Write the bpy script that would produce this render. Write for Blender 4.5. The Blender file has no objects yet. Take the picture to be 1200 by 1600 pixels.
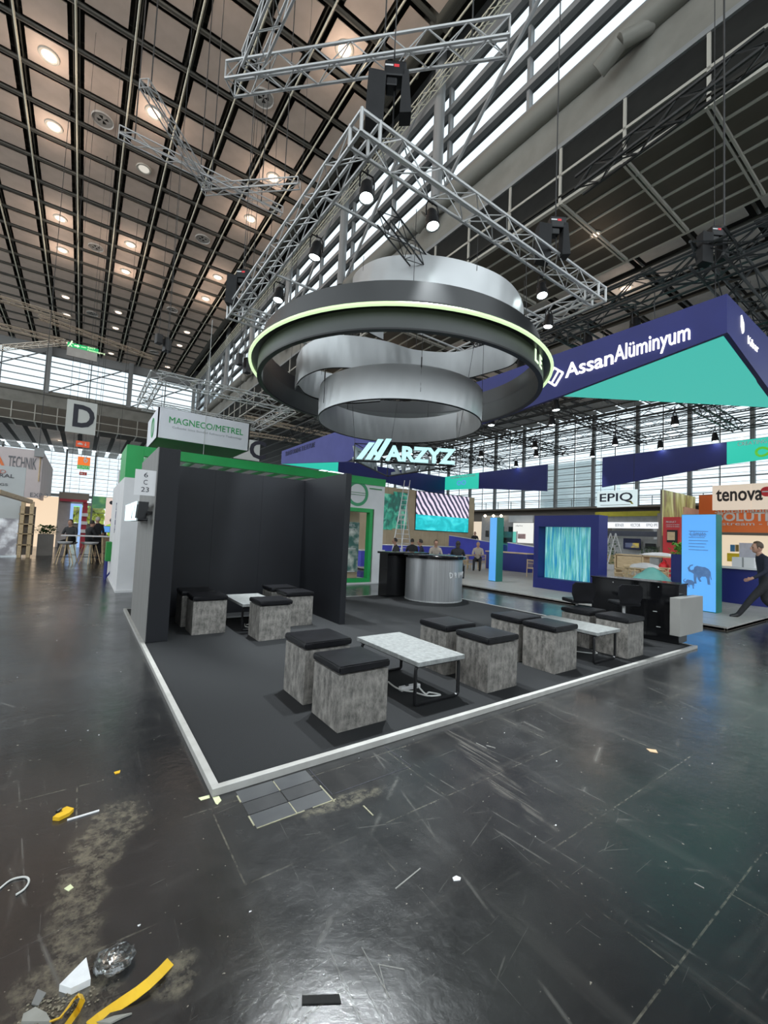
import bpy, bmesh, math, random
from mathutils import Vector, Matrix
random.seed(7)
PI = math.pi
SC = bpy.context.scene
COL = SC.collection

# ------------------------------------------------------------------ camera
FPX, YAW, PIT, ROL = 662.67, 0.61830784, 0.05521724, 0.04432313
CAM = Vector((-0.721, -2.597, 1.55))
_f = Vector((math.sin(YAW)*math.cos(PIT), math.cos(YAW)*math.cos(PIT), math.sin(PIT)))
_r0 = Vector((math.cos(YAW), -math.sin(YAW), 0)); _u0 = _r0.cross(_f)
_r = math.cos(ROL)*_r0+math.sin(ROL)*_u0
_u = -math.sin(ROL)*_r0+math.cos(ROL)*_u0
cd = bpy.data.cameras.new('camera'); cam = bpy.data.objects.new('camera', cd); COL.objects.link(cam)
cd.sensor_fit = 'VERTICAL'; cd.sensor_height = 36; cd.lens = FPX/1600*36; cd.clip_end = 600; cd.clip_start = 0.05
cam.matrix_world = Matrix(((_r.x, _u.x, -_f.x, CAM.x), (_r.y, _u.y, -_f.y, CAM.y), (_r.z, _u.z, -_f.z, CAM.z), (0, 0, 0, 1)))
SC.camera = cam

# ------------------------------------------------------------------ world, exposure
SC.view_settings.view_transform = 'Standard'; SC.view_settings.look = 'None'
SC.view_settings.gamma = 1; SC.view_settings.use_curve_mapping = False
SC.view_settings.exposure = 0.45
W = bpy.data.worlds.new('overcast_sky'); SC.world = W; W.use_nodes = True
_n = W.node_tree.nodes; _bg = _n['Background']
_bg.inputs[0].default_value = (0.86, 0.95, 1.0, 1); _bg.inputs[1].default_value = 1.95

# ------------------------------------------------------------------ lamps (hall downlights get their light in their builder)
LAMP_W = 30.0       # one hall downlight
SPOT_W = 1300.0       # one booth spotlight

# ------------------------------------------------------------------ pixel helpers (photo 1200x1600)
def ray(x, y): return _f+_r*((x-600)/FPX)-_u*((y-800)/FPX)
def pz(x, y, z): d = ray(x, y); return CAM+d*((z-CAM.z)/d.z)
def px(x, y, X): d = ray(x, y); return CAM+d*((X-CAM.x)/d.x)
def py(x, y, Y): d = ray(x, y); return CAM+d*((Y-CAM.y)/d.y)

# ------------------------------------------------------------------ materials
MATS = {}
def _nt(name):
    m = bpy.data.materials.new(name); m.use_nodes = True
    nt = m.node_tree; b = nt.nodes['Principled BSDF']; MATS[name] = m
    return m, nt, b
def pm(name, c1, c2=None, scale=4, rough=0.6, metal=0, bump=0, stretch=(1, 1, 1), lo=0.35, hi=0.65, rvar=0, spec=0.5, detail=4, emis=0, nrough=.5):
    if name in MATS: return MATS[name]
    m, nt, b = _nt(name)
    c2 = c2 or tuple(min(1, x*1.12+0.004) for x in c1)
    tc = nt.nodes.new('ShaderNodeTexCoord'); mp = nt.nodes.new('ShaderNodeMapping'); mp.inputs['Scale'].default_value = stretch
    no = nt.nodes.new('ShaderNodeTexNoise'); no.inputs['Scale'].default_value = scale; no.inputs['Detail'].default_value = detail; no.inputs['Roughness'].default_value = nrough
    cr = nt.nodes.new('ShaderNodeValToRGB'); cr.color_ramp.elements[0].position = lo; cr.color_ramp.elements[1].position = hi
    cr.color_ramp.elements[0].color = (*c1, 1); cr.color_ramp.elements[1].color = (*c2, 1)
    L = nt.links.new
    L(tc.outputs['Object'], mp.inputs[0]); L(mp.outputs[0], no.inputs[0]); L(no.outputs[0], cr.inputs[0]); L(cr.outputs[0], b.inputs['Base Color'])
    b.inputs['Roughness'].default_value = rough; b.inputs['Metallic'].default_value = metal
    b.inputs['Specular IOR Level'].default_value = spec
    if rvar:
        mr = nt.nodes.new('ShaderNodeMapRange'); mr.inputs[3].default_value = max(0, rough-rvar); mr.inputs[4].default_value = rough+rvar
        L(no.outputs[0], mr.inputs[0]); L(mr.outputs[0], b.inputs['Roughness'])
    if bump:
        bp = nt.nodes.new('ShaderNodeBump'); bp.inputs['Strength'].default_value = bump; bp.inputs['Distance'].default_value = 0.01
        L(no.outputs[0], bp.inputs['Height']); L(bp.outputs[0], b.inputs['Normal'])
    if emis:
        L(cr.outputs[0], b.inputs['Emission Color']); b.inputs['Emission Strength'].default_value = emis
    return m
def em(name, col, s):
    if name in MATS: return MATS[name]
    m, nt, b = _nt(name)
    b.inputs['Base Color'].default_value = (*[x*.35 for x in col], 1); b.inputs['Emission Color'].default_value = (*col, 1); b.inputs['Emission Strength'].default_value = s
    b.inputs['Roughness'].default_value = 0.5
    return m
def screen(name, stops, scale=3, s=0.8, stretch=(1, 1, 1), kind='noise', detail=6, dist=0.0):
    """a lit print or screen: flat colours laid out by a procedural pattern"""
    m, nt, b = _nt(name); L = nt.links.new
    tc = nt.nodes.new('ShaderNodeTexCoord'); mp = nt.nodes.new('ShaderNodeMapping'); mp.inputs['Scale'].default_value = stretch
    if kind == 'noise':
        t = nt.nodes.new('ShaderNodeTexNoise'); t.inputs['Scale'].default_value = scale; t.inputs['Detail'].default_value = detail; t.inputs['Distortion'].default_value = dist; o = t.outputs[0]
    else:
        t = nt.nodes.new('ShaderNodeTexWave'); t.inputs['Scale'].default_value = scale; t.inputs['Distortion'].default_value = dist; t.inputs['Detail'].default_value = 3; o = t.outputs[1]
        t.bands_direction = kind
    cr = nt.nodes.new('ShaderNodeValToRGB'); e = cr.color_ramp.elements
    for i, (p, c) in enumerate(stops):
        q = e[i] if i < 2 else e.new(p); q.position = p; q.color = (*c, 1)
    L(tc.outputs['Object'], mp.inputs[0]); L(mp.outputs[0], t.inputs[0]); L(o, cr.inputs[0]); L(cr.outputs[0], b.inputs['Base Color'])
    L(cr.outputs[0], b.inputs['Emission Color']); b.inputs['Emission Strength'].default_value = s; b.inputs['Roughness'].default_value = 0.4
    return m
def glass_mat(name, tint, alpha=0.12):
    m = bpy.data.materials.new(name); m.use_nodes = True; MATS[name] = m
    nt = m.node_tree; nt.nodes.clear(); L = nt.links.new
    o = nt.nodes.new('ShaderNodeOutputMaterial'); mx = nt.nodes.new('ShaderNodeMixShader'); t = nt.nodes.new('ShaderNodeBsdfTransparent'); g = nt.nodes.new('ShaderNodeBsdfGlossy')
    t.inputs[0].default_value = (*tint, 1); g.inputs['Roughness'].default_value = 0.05; mx.inputs[0].default_value = alpha
    L(t.outputs[0], mx.inputs[1]); L(g.outputs[0], mx.inputs[2]); L(mx.outputs[0], o.inputs[0])
    return m

def floor_mat():
    m, nt, b = _nt('hall_floor'); L = nt.links.new; N = nt.nodes.new
    tc = N('ShaderNodeTexCoord')
    def mapped(st, rot, loc=(0, 0, 0), kind='POINT'):
        mp = N('ShaderNodeMapping'); mp.vector_type = kind; mp.inputs['Scale'].default_value = st; mp.inputs['Rotation'].default_value = (0, 0, rot); mp.inputs['Location'].default_value = loc
        L(tc.outputs['Object'], mp.inputs[0]); return mp.outputs[0]
    def noise(sc, det=5, st=(1, 1, 1), rot=0, dist=0, rg=.55):
        n = N('ShaderNodeTexNoise'); n.inputs['Scale'].default_value = sc; n.inputs['Detail'].default_value = det; n.inputs['Distortion'].default_value = dist; n.inputs['Roughness'].default_value = rg
        L(mapped(st, rot), n.inputs[0]); return n.outputs[0]
    def ramp(src, a, c, ca=(0, 0, 0), cb=(1, 1, 1)):
        r = N('ShaderNodeValToRGB'); r.color_ramp.elements[0].position = a; r.color_ramp.elements[1].position = c
        r.color_ramp.elements[0].color = (*ca, 1); r.color_ramp.elements[1].color = (*cb, 1); L(src, r.inputs[0]); return r.outputs[0]
    def mix(f, a, c2, mode='MIX'):
        x = N('ShaderNodeMix'); x.data_type = 'RGBA'; x.blend_type = mode
        if isinstance(f, float): x.inputs[0].default_value = f
        else: L(f, x.inputs[0])
        L(a, x.inputs[6])
        if isinstance(c2, tuple): x.inputs[7].default_value = (*c2, 1)
        else: L(c2, x.inputs[7])
        return x.outputs[2]
    mul = lambda a, c: mix(1.0, a, c, 'MULTIPLY')
    def patch(cx, cy, rx, ry, rot, soft=.35):
        """a soft-edged elliptical area of wear at a place on the floor, frayed by noise"""
        v = mapped((rx, ry, 1), rot, (cx, cy, 0), 'TEXTURE'); ln = N('ShaderNodeVectorMath'); ln.operation = 'LENGTH'; L(v, ln.inputs[0])
        ad = N('ShaderNodeMath'); ad.operation = 'MULTIPLY_ADD'; L(noise(5, 8), ad.inputs[0]); ad.inputs[1].default_value = 1.6; L(ln.outputs['Value'], ad.inputs[2])
        mr = N('ShaderNodeMapRange'); mr.inputs[1].default_value = 1.75-soft; mr.inputs[2].default_value = 1.75; mr.inputs[3].default_value = 1; mr.inputs[4].default_value = 0
        L(ad.outputs[0], mr.inputs[0]); return mr.outputs[0]
    base = ramp(noise(.9, 10, rg=.62), .32, .72, (.0075, .0078, .0085), (.021, .021, .0215))
    c = mix(ramp(noise(3.2, 12, (1, .10, 1), .75, .2, .7), .54, .76), base, (.040, .039, .037))
    c = mix(ramp(noise(4.2, 12, (.09, 1, 1), .2, .2, .7), .56, .78), c, (.044, .042, .039))
    c = mix(ramp(noise(5.5, 12, (1, .05, 1), -.5, .1, .7), .60, .80), c, (.060, .057, .052))
    dust = ramp(noise(16, 10, rg=.75), .42, .62)
    for cx, cy, rx, ry, rot in ((-.50, -.02, .17, .34, -.5), (-.62, -.45, .14, .34, 0), (-.66, -.86, .20, .22, 0), (-.35, -.95, .10, .10, 0)): c = mix(mul(patch(cx, cy, rx, ry, rot), dust), c, (.12, .107, .08))
    strk = ramp(noise(30, 8, (1, .035, 1), -.30, .0, .7), .47, .60)
    c = mix(mul(patch(1.70, -.52, .12, .75, -.345), strk), c, (.085, .08, .072))
    c = mix(mul(patch(.62, -.42, .30, .08, .0), dust), c, (.13, .12, .09))
    # tile seams of the asphalt floor, mostly worn away
    bk = N('ShaderNodeTexBrick'); bk.inputs['Scale'].default_value = 1.0; bk.inputs['Mortar Size'].default_value = .004; bk.inputs['Brick Width'].default_value = 1.21; bk.inputs['Row Height'].default_value = .605
    L(mapped((1, 1, 1), 0, (.03, .1, 0)), bk.inputs[0]); c = mix(mul(mul(bk.outputs['Fac'], ramp(noise(1.3, 5), .46, .60)), dust), c, (.13, .12, .095))
    for sc, rot, st, w, k_ in ((.9, .4, (1, .22, 1), .0016, .075), (.6, 1.3, (1, .3, 1), .0012, .085), (1.7, .9, (.2, 1, 1), .0022, .065), (3.0, 2.1, (.15, 1, 1), .003, .055), (2.2, 2.8, (1, .12, 1), .003, .055), (4.2, 1.7, (.3, 1, 1), .0035, .048)):
        v = N('ShaderNodeTexVoronoi'); v.feature = 'DISTANCE_TO_EDGE'; v.inputs['Scale'].default_value = sc; L(mapped(st, rot), v.inputs[0])
        c = mix(mul(ramp(v.outputs['Distance'], 0, w, (1, 1, 1), (0, 0, 0)), ramp(noise(2.6+rot, 4), .50, .62)), c, (k_, k_*.97, k_*.9))
    c = mix(ramp(noise(46, 2), .73, .755), c, (.24, .22, .18))
    L(c, b.inputs['Base Color'])
    rn = N('ShaderNodeMath'); rn.operation = 'MULTIPLY_ADD'; L(noise(1.3, 10, rg=.68), rn.inputs[0]); rn.inputs[1].default_value = .43; rn.inputs[2].default_value = .0; L(rn.outputs[0], b.inputs['Roughness'])
    bp = N('ShaderNodeBump'); bp.inputs['Strength'].default_value = .22; bp.inputs['Distance'].default_value = .01
    L(noise(9, 9, rg=.65), bp.inputs['Height']); L(bp.outputs[0], b.inputs['Normal'])
    b.inputs['Specular IOR Level'].default_value = .85
    return m
M_FLOOR = floor_mat()
M_CARPET = pm('carpet', (.008, .0086, .0096), (.018, .019, .0205), 260, .85, bump=.5, spec=.3)
M_RAIL = pm('rail_white', (.34, .33, .31), (.40, .39, .37), 9, .45, bump=.03)
M_WALLD = pm('wall_anthracite', (.009, .0095, .012), (.011, .012, .015), 1.5, .5, spec=.3)
M_WALLS = pm('wall_side_grey', (.16, .155, .148), (.20, .195, .185), 2, .6, stretch=(1, 6, .15))
M_CONC = pm('concrete_laminate', (.060, .057, .053), (.30, .28, .255), 16, .5, stretch=(1, 1, .55), lo=.36, hi=.66, detail=15, bump=.05, nrough=.74)
M_CONCT = pm('concrete_laminate_top', (.15, .155, .152), (.29, .30, .295), 20, .42, lo=.34, hi=.64, detail=15, nrough=.72)
M_LEATH = pm('black_leatherette', (.006, .006, .007), (.009, .009, .011), 8, .36, bump=.1, spec=.22)
M_BLK = pm('black_metal', (.006, .006, .007), None, 6, .38, spec=.3)
M_GLOSS = pm('black_gloss', (.005, .005, .006), (.007, .007, .008), 3, .10)
M_ALU = pm('truss_aluminium', (.46, .46, .455), (.58, .58, .575), 22, .40, .4)
M_STEEL = pm('brushed_steel', (.40, .40, .41), (.56, .57, .58), 3, .32, .7, stretch=(30, 30, .2))
M_SILV = pm('silver_fabric', (.50, .51, .515), (.56, .57, .575), 1.4, .38, .35, bump=.35, detail=1)
M_RINGD = pm('ring_anthracite', (.010, .0105, .011), (.013, .0135, .014), 2, .34)
M_RINGG = pm('ring_band', (.030, .034, .033), (.038, .042, .041), 2, .42)
M_LED = em('led_strip', (.66, .92, .50), .82)
M_LETT = em('letter_light', (.48, .86, .88), .78)
M_WHITE = pm('white_laminate', (.62, .61, .615), (.68, .67, .675), 2, .45)
M_WHITE2 = pm('sign_white', (.66, .66, .70), (.70, .70, .74), 2, .5)
M_GREEN = pm('booth_green', (.005, .30, .06), (.006, .34, .075), 2, .5)
M_GREEND = pm('booth_green_dark', (.006, .20, .03), None, 2, .5)
M_BLUE = pm('fascia_blue', (.008, .014, .145), (.010, .017, .165), 1.2, .5)
M_BLUEL = pm('fascia_blue_pale', (.045, .05, .24), None, 1.2, .55)
M_TEAL = em('teal_soffit', (.06, .46, .39), .75)  # lit fabric, its brightness put in as a glow
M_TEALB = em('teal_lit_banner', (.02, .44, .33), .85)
M_TEALS = pm('teal_side', (.004, .15, .13), (.004, .22, .17), 1, .4)
M_WOOD = pm('pale_oak', (.50, .36, .20), (.64, .48, .29), 5, .5, stretch=(1, 1, 8))
M_BEIGE = pm('beige_panel', (.50, .39, .25), (.58, .46, .31), 1.2, .6)
M_DECK = pm('grey_plank', (.30, .29, .275), (.44, .42, .39), 3, .42, stretch=(8, .6, 1))
M_CPAN = pm('ceiling_panel', (.60, .49, .41), (.66, .54, .46), 1.4, .75)
M_CDARK = pm('ceiling_void', (.016, .015, .012), (.026, .024, .019), 1, .8)
M_CBEAM = pm('ceiling_beam', (.05, .049, .04), (.085, .082, .068), 3, .5)
M_CTUBE = pm('ceiling_conduit', (.62, .60, .48), None, 3, .5)
M_BEAM = pm('concrete_beam', (.20, .19, .165), (.25, .24, .21), 1, .7)
M_PIPE = pm('grey_steelwork', (.23, .235, .235), (.28, .285, .285), 2, .45)
M_PDARK = pm('dark_grey_panel', (.10, .088, .073), (.14, .123, .10), .5, .75, spec=.15)
M_PWALL = pm('wall_panel_dark', (.020, .020, .019), (.026, .026, .024), 2, .8, spec=.08)
M_PFR = pm('panel_frame', (.42, .40, .35), None, 2, .5)
M_MULL = pm('mullion', (.17, .185, .185), (.21, .225, .225), 2, .5)
M_GLASS = glass_mat('window_glass', (.68, .70, .71), .03)
M_SKIN = pm('skin', (.42, .23, .16), (.48, .27, .19), 12, .55)
M_OUT = em('warm_lamp', (1.0, .74, .58), 1.7)
M_SPOTL = em('spot_lens', (.85, 1.0, 1.0), 14)
M_BAND = pm('gallery_band', (.20, .17, .14), (.24, .205, .17), 1, .7)
M_OPAN = pm('outer_ceiling_panel', (.40, .385, .36), (.46, .44, .41), 2, .7)
M_DTRUSS = pm('black_truss', (.018, .02, .021), None, 5, .45)
M_CABLE = pm('dark_cable', (.03, .03, .03), None, 5, .6)
M_LCABLE = pm('grey_cable', (.45, .45, .43), None, 5, .5)

# ------------------------------------------------------------------ mesh tools
class MB:
    def __init__(s): s.v = []; s.f = []; s.sm = False
    def add(s, vs, fs):
        o = len(s.v); s.v += [tuple(v) for v in vs]; s.f += [tuple(i+o for i in f) for f in fs]; return s
    def box(s, a, b):
        x0, y0, z0 = [min(p, q) for p, q in zip(a, b)]; x1, y1, z1 = [max(p, q) for p, q in zip(a, b)]
        return s.add([(x0, y0, z0), (x1, y0, z0), (x1, y1, z0), (x0, y1, z0), (x0, y0, z1), (x1, y0, z1), (x1, y1, z1), (x0, y1, z1)],
                     [(0, 3, 2, 1), (4, 5, 6, 7), (0, 1, 5, 4), (1, 2, 6, 5), (2, 3, 7, 6), (3, 0, 4, 7)])
    def cbox(s, a, b, c=.01):
        """box with chamfered edges"""
        x0, y0, z0 = [min(p, q) for p, q in zip(a, b)]; x1, y1, z1 = [max(p, q) for p, q in zip(a, b)]
        bm = bmesh.new(); bmesh.ops.create_cube(bm, size=1)
        for v in bm.verts: v.co = Vector(((x0+x1)/2+v.co.x*(x1-x0), (y0+y1)/2+v.co.y*(y1-y0), (z0+z1)/2+v.co.z*(z1-z0)))
        bmesh.ops.bevel(bm, geom=bm.edges[:], offset=c, segments=2, profile=.6, affect='EDGES')
        bm.verts.index_update(); s.add([v.co[:] for v in bm.verts], [[v.index for v in f.verts] for f in bm.faces]); bm.free(); return s
    def tube(s, p, q, r, n=8, r2=None, cap=True):
        p = Vector(p); q = Vector(q); d = q-p
        if d.length < 1e-6: return s
        d.normalize(); a = d.orthogonal().normalized(); b = d.cross(a); r2 = r if r2 is None else r2
        vs = [p+(a*math.cos(t)+b*math.sin(t))*r for t in [2*PI*i/n for i in range(n)]]+[q+(a*math.cos(t)+b*math.sin(t))*r2 for t in [2*PI*i/n for i in range(n)]]
        fs = [(i, (i+1) % n, n+(i+1) % n, n+i) for i in range(n)]
        if cap: fs += [tuple(range(n-1, -1, -1)), tuple(range(n, 2*n))]
        return s.add(vs, fs)
    def path(s, pts, r, n=6):
        """a bent tube along points"""
        pts = [Vector(p) for p in pts]; rings = []
        a = None
        for i, p in enumerate(pts):
            d = (pts[min(i+1, len(pts)-1)]-pts[max(i-1, 0)]).normalized()
            a = d.orthogonal().normalized() if a is None else (a-d*a.dot(d)).normalized()
            b = d.cross(a); rings.append([p+(a*math.cos(2*PI*k/n)+b*math.sin(2*PI*k/n))*r for k in range(n)])
        vs = [v for g in rings for v in g]; m = len(pts)
        fs = [(i*n+k, i*n+(k+1) % n, (i+1)*n+(k+1) % n, (i+1)*n+k) for i in range(m-1) for k in range(n)]
        fs += [tuple(range(n-1, -1, -1)), tuple(range((m-1)*n, m*n))]
        s.sm = True
        return s.add(vs, fs)
    def lathe(s, prof, c=(0, 0, 0), n=24, axis=None, a0=0, a1=2*PI):
        full = abs(a1-a0-2*PI) < 1e-6; m = n if full else n+1; c = Vector(c)
        R = Matrix.Identity(3)
        if axis is not None: R = Vector((0, 0, 1)).rotation_difference(Vector(axis).normalized()).to_matrix()
        vs = [c+R@Vector((r*math.cos(a0+(a1-a0)*i/n), r*math.sin(a0+(a1-a0)*i/n), z)) for i in range(m) for r, z in prof]
        k = len(prof); fs = []
        for i in range(n):
            j = (i+1) % m
            for t in range(k-1): fs.append((i*k+t, j*k+t, j*k+t+1, i*k+t+1))
        s.sm = True
        return s.add(vs, fs)
    def prism(s, poly, vec):
        """polygon (3-D points) extruded along vec"""
        n = len(poly); vec = Vector(vec); P = [Vector(p) for p in poly]
        return s.add(P+[p+vec for p in P], [tuple(range(n-1, -1, -1)), tuple(range(n, 2*n))]+[(i, (i+1) % n, n+(i+1) % n, n+i) for i in range(n)])
    def ball(s, c, r, sx=1, sy=1, sz=1, n=10, jit=0):
        c = Vector(c); m = max(4, n//2+1); vs = []; fs = []
        for i in range(m+1):
            for j in range(n):
                th = PI*i/m; ph = 2*PI*j/n; k = 1+random.uniform(-jit, jit)
                vs.append(c+Vector((math.sin(th)*math.cos(ph)*r*sx*k, math.sin(th)*math.sin(ph)*r*sy*k, math.cos(th)*r*sz*k)))
        for i in range(m):
            for j in range(n): fs.append((i*n+j, (i+1)*n+j, (i+1)*n+(j+1) % n, i*n+(j+1) % n))
        s.sm = True
        return s.add(vs, fs)
    def mesh(s, name, m):
        me = bpy.data.meshes.new(name); me.from_pydata(s.v, [], s.f)
        me.materials.append(m)
        bm = bmesh.new(); bm.from_mesh(me); bmesh.ops.remove_doubles(bm, verts=bm.verts, dist=1e-6); bmesh.ops.recalc_face_normals(bm, faces=bm.faces); bm.to_mesh(me); bm.free()
        if s.sm:
            me.polygons.foreach_set('use_smooth', [True]*len(me.polygons))
            try: me.set_sharp_from_angle(angle=math.radians(38))
            except Exception: pass
        return me
    def build(s, name, m, parent=None):
        o = bpy.data.objects.new(name, s.mesh(name, m)); COL.objects.link(o)
        if parent: o.parent = parent; o.matrix_parent_inverse = parent.matrix_basis.inverted()
        return o
def adopt(o, parent): o.parent = parent; o.matrix_parent_inverse = parent.matrix_basis.inverted(); return o
def tag(o, label=None, cat=None, group=None, kind=None):
    if label: o['label'] = label
    if cat: o['category'] = cat
    if group: o['group'] = group
    if kind: o['kind'] = kind
    return o
def thing(name, label, cat, loc=(0, 0, 0), rz=0, group=None):
    o = bpy.data.objects.new(name, None); COL.objects.link(o); o.location = loc; o.rotation_euler = (0, 0, rz); o.empty_display_size = .2
    o.matrix_basis  # noqa
    return tag(o, label, cat, group)
def inst(name, me, parent=None, M=None):
    o = bpy.data.objects.new(name, me); COL.objects.link(o)
    if M is not None: o.matrix_basis = M
    if parent: o.parent = parent; o.matrix_parent_inverse = parent.matrix_basis.inverted()
    return o
def dup(root, loc, rz=None, label=None, group=None):
    r = root.copy(); COL.objects.link(r); r.location = loc
    if rz is not None: r.rotation_euler = (0, 0, rz)
    if label: r['label'] = label
    if group: r['group'] = group
    for ch in list(root.children):
        c = ch.copy(); COL.objects.link(c); c.parent = r
        for g in ch.children:
            d = g.copy(); COL.objects.link(d); d.parent = c
    return r
_UT = {}
def rod(name, p, q, r, m, parent, n=6):
    """a bar: shared unit tube, scaled and turned"""
    k = (m.name, n)
    if k not in _UT: 
        b = MB().tube((0, 0, 0), (0, 0, 1), 1, n); b.sm = True; _UT[k] = b.mesh('bar', m)
    p = Vector(p); q = Vector(q); d = q-p
    M = Matrix.Translation(p)@Vector((0, 0, 1)).rotation_difference(d.normalized()).to_matrix().to_4x4()@Matrix.Diagonal((r, r, d.length, 1))
    return inst(name, _UT[k], parent, M)
_UB = {}
def slab(name, a, b, m, parent=None):
    """an axis-aligned box: shared unit cube, scaled"""
    if m.name not in _UB: _UB[m.name] = MB().box((0, 0, 0), (1, 1, 1)).mesh('block', m)
    a = Vector(a); b = Vector(b); lo = Vector([min(p, q) for p, q in zip(a, b)]); d = Vector([abs(p-q) for p, q in zip(a, b)])
    return inst(name, _UB[m.name], parent, Matrix.Translation(lo)@Matrix.Diagonal((*d, 1)))
def text(name, s, lo, xd, ud, w, h, m, parent=None, ext=.01, off=0.0, curve=None):
    """lettering fitted to width w and height h, lower left corner at lo"""
    c = bpy.data.curves.new(name, 'FONT'); c.body = s; c.extrude = .05; c.offset = off; c.resolution_u = 3
    o = bpy.data.objects.new(name, c); COL.objects.link(o); dg = bpy.context.evaluated_depsgraph_get(); dg.update()
    me = bpy.data.meshes.new_from_object(o.evaluated_get(dg)); bpy.data.objects.remove(o); bpy.data.curves.remove(c)
    if not len(me.vertices): return None
    xs = [v.co.x for v in me.vertices]; ys = [v.co.y for v in me.vertices]; x0, x1, y0, y1 = min(xs), max(xs), min(ys), max(ys)
    xd = Vector(xd).normalized(); ud = Vector(ud).normalized(); nd = xd.cross(ud); lo = Vector(lo)
    for v in me.vertices:
        X = (v.co.x-x0)/(x1-x0)*w; Y = (v.co.y-y0)/(y1-y0)*h; Z = (v.co.z/.05)*ext/2+ext/2
        v.co = lo+xd*X+ud*Y+nd*Z if curve is None else curve(X, Y, Z)
    me.materials.clear(); me.materials.append(m)
    for p in me.polygons: p.material_index = 0
    me.name = name
    return inst(name, me, parent)

def truss(name, label, P, Q, s, m, group=None, bay=None, single=True, cat='truss', rc=.024, rb=.010, up=(0, 0, 1), parent=None, tri=False, cap=True):
    """box truss from P to Q (centre line), chord spacing s"""
    P = Vector(P); Q = Vector(Q); d = (Q-P).normalized(); Lg = (Q-P).length; up = Vector(up); a = d.cross(up).normalized(); b = a.cross(d).normalized()
    root = parent or thing(name, label, cat, P, 0, group)
    cs = [(a*i+b*j)*(s/2) for i, j in ((-1, -1), (1, -1), (1, 1), (-1, 1))]
    if tri: cs = [a*(-s/2)+b*(s/2), a*(s/2)+b*(s/2), b*(-s/2)]
    bay = bay or s*1.25; n = max(1, round(Lg/bay)); st = Lg/n; k = len(cs)
    if single:
        for c in cs: rod('chord', P+c, Q+c, rc, m, root, 8)
        for e in range(k):
            c0, c1 = cs[e], cs[(e+1) % k]
            for i in range(n):
                A, B = (c0, c1) if (i+e) % 2 else (c1, c0)
                rod('brace', P+d*(st*i)+A, P+d*(st*(i+1))+B, rb, m, root, 5)
            if cap:
                for t in (0, Lg): rod('end_bar', P+d*t+c0, P+d*t+c1, rb*1.5, m, root, 5)
    else:
        mb = MB(); ch = MB()
        for c in cs: ch.tube(P+c, Q+c, rc, 5)
        for e in range(k):
            c0, c1 = cs[e], cs[(e+1) % k]
            for i in range(n):
                A, B = (c0, c1) if (i+e) % 2 else (c1, c0)
                mb.tube(P+d*(st*i)+A, P+d*(st*(i+1))+B, rb, 3, cap=False)
        o = ch.build('chord', m, root); o = mb.build('bracing', m, root); o['kind'] = 'stuff'
    return root

ORD = ['first', 'second', 'third', 'fourth', 'fifth', 'sixth', 'seventh', 'eighth', 'ninth', 'tenth', 'eleventh', 'twelfth', 'thirteenth', 'fourteenth', 'fifteenth', 'sixteenth', 'seventeenth', 'eighteenth', 'nineteenth', 'twentieth']

# ================================================================== THE HALL
floor = MB().box((-45, -30, -.3), (75, 120, 0)).build('floor', M_FLOOR); tag(floor, kind='structure')
# nave ceiling: dark void, panels hung in a 2.4 m grid, beams and conduits in the gaps
ZC = 25.5
ceil = MB().box((-26, -16, 27.0), (13.4, 71.4, 27.2)).build('ceiling', M_CDARK); tag(ceil, kind='structure')
pan = MB().box((-.86, -.90, 0), (.86, .90, .05)).mesh('ceiling_panel', M_CPAN)
GX = [-.15+2.4*i for i in range(-10, 6)]; GY = [21.2+2.4*j for j in range(-10, 22)]
LX = (-15.7, -10.9, -3.7, 1.1, 8.3); LY = (10.4, 15.2, 24.8, 29.6, 39.2, 44.0, 53.6, 58.4, 68.0)
cells = [(x+1.2, y+1.2) for x in GX[:-1] for y in GY[:-1]]
cells.sort(key=lambda c: (Vector((c[0], c[1], ZC))-CAM).length)
vis = []; rest = MB()
for c in cells:
    v = Vector((c[0], c[1], ZC))-CAM; f = v.dot(_f); sx = 600+FPX*v.dot(_r)/max(f, .1); sy = 800-FPX*v.dot(_u)/max(f, .1)
    if f > 1 and -60 < sx < 1260 and -60 < sy and len(vis) < 300: vis.append(c)
    else: rest.box((c[0]-.87, c[1]-1.0, ZC), (c[0]+.87, c[1]+1.0, ZC+.05))
for c in vis: inst('ceiling_panel', pan, ceil, Matrix.Translation((c[0], c[1], ZC)))
tag(rest.build('ceiling_panels_beyond', M_CPAN, ceil), kind='stuff')
for x in GX:
    slab('ceiling_beam', (x-.16, -3, ZC+.15), (x-.10, 71, ZC+.6), M_CBEAM, ceil)
    slab('ceiling_beam', (x+.10, -3, ZC+.15), (x+.16, 71, ZC+.6), M_CBEAM, ceil)
    rod('conduit', (x, -3, ZC-.05), (x, 71, ZC-.05), .05, M_CTUBE, ceil)
for y in GY:
    rod('cross_beam', (-24.2, y, ZC+.05), (12.0, y, ZC+.05), .12, M_CBEAM, ceil, 8)
    slab('cross_beam', (-24.2, y-.2, ZC+.4), (12.0, y-.14, ZC+.8), M_CBEAM, ceil)

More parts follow.
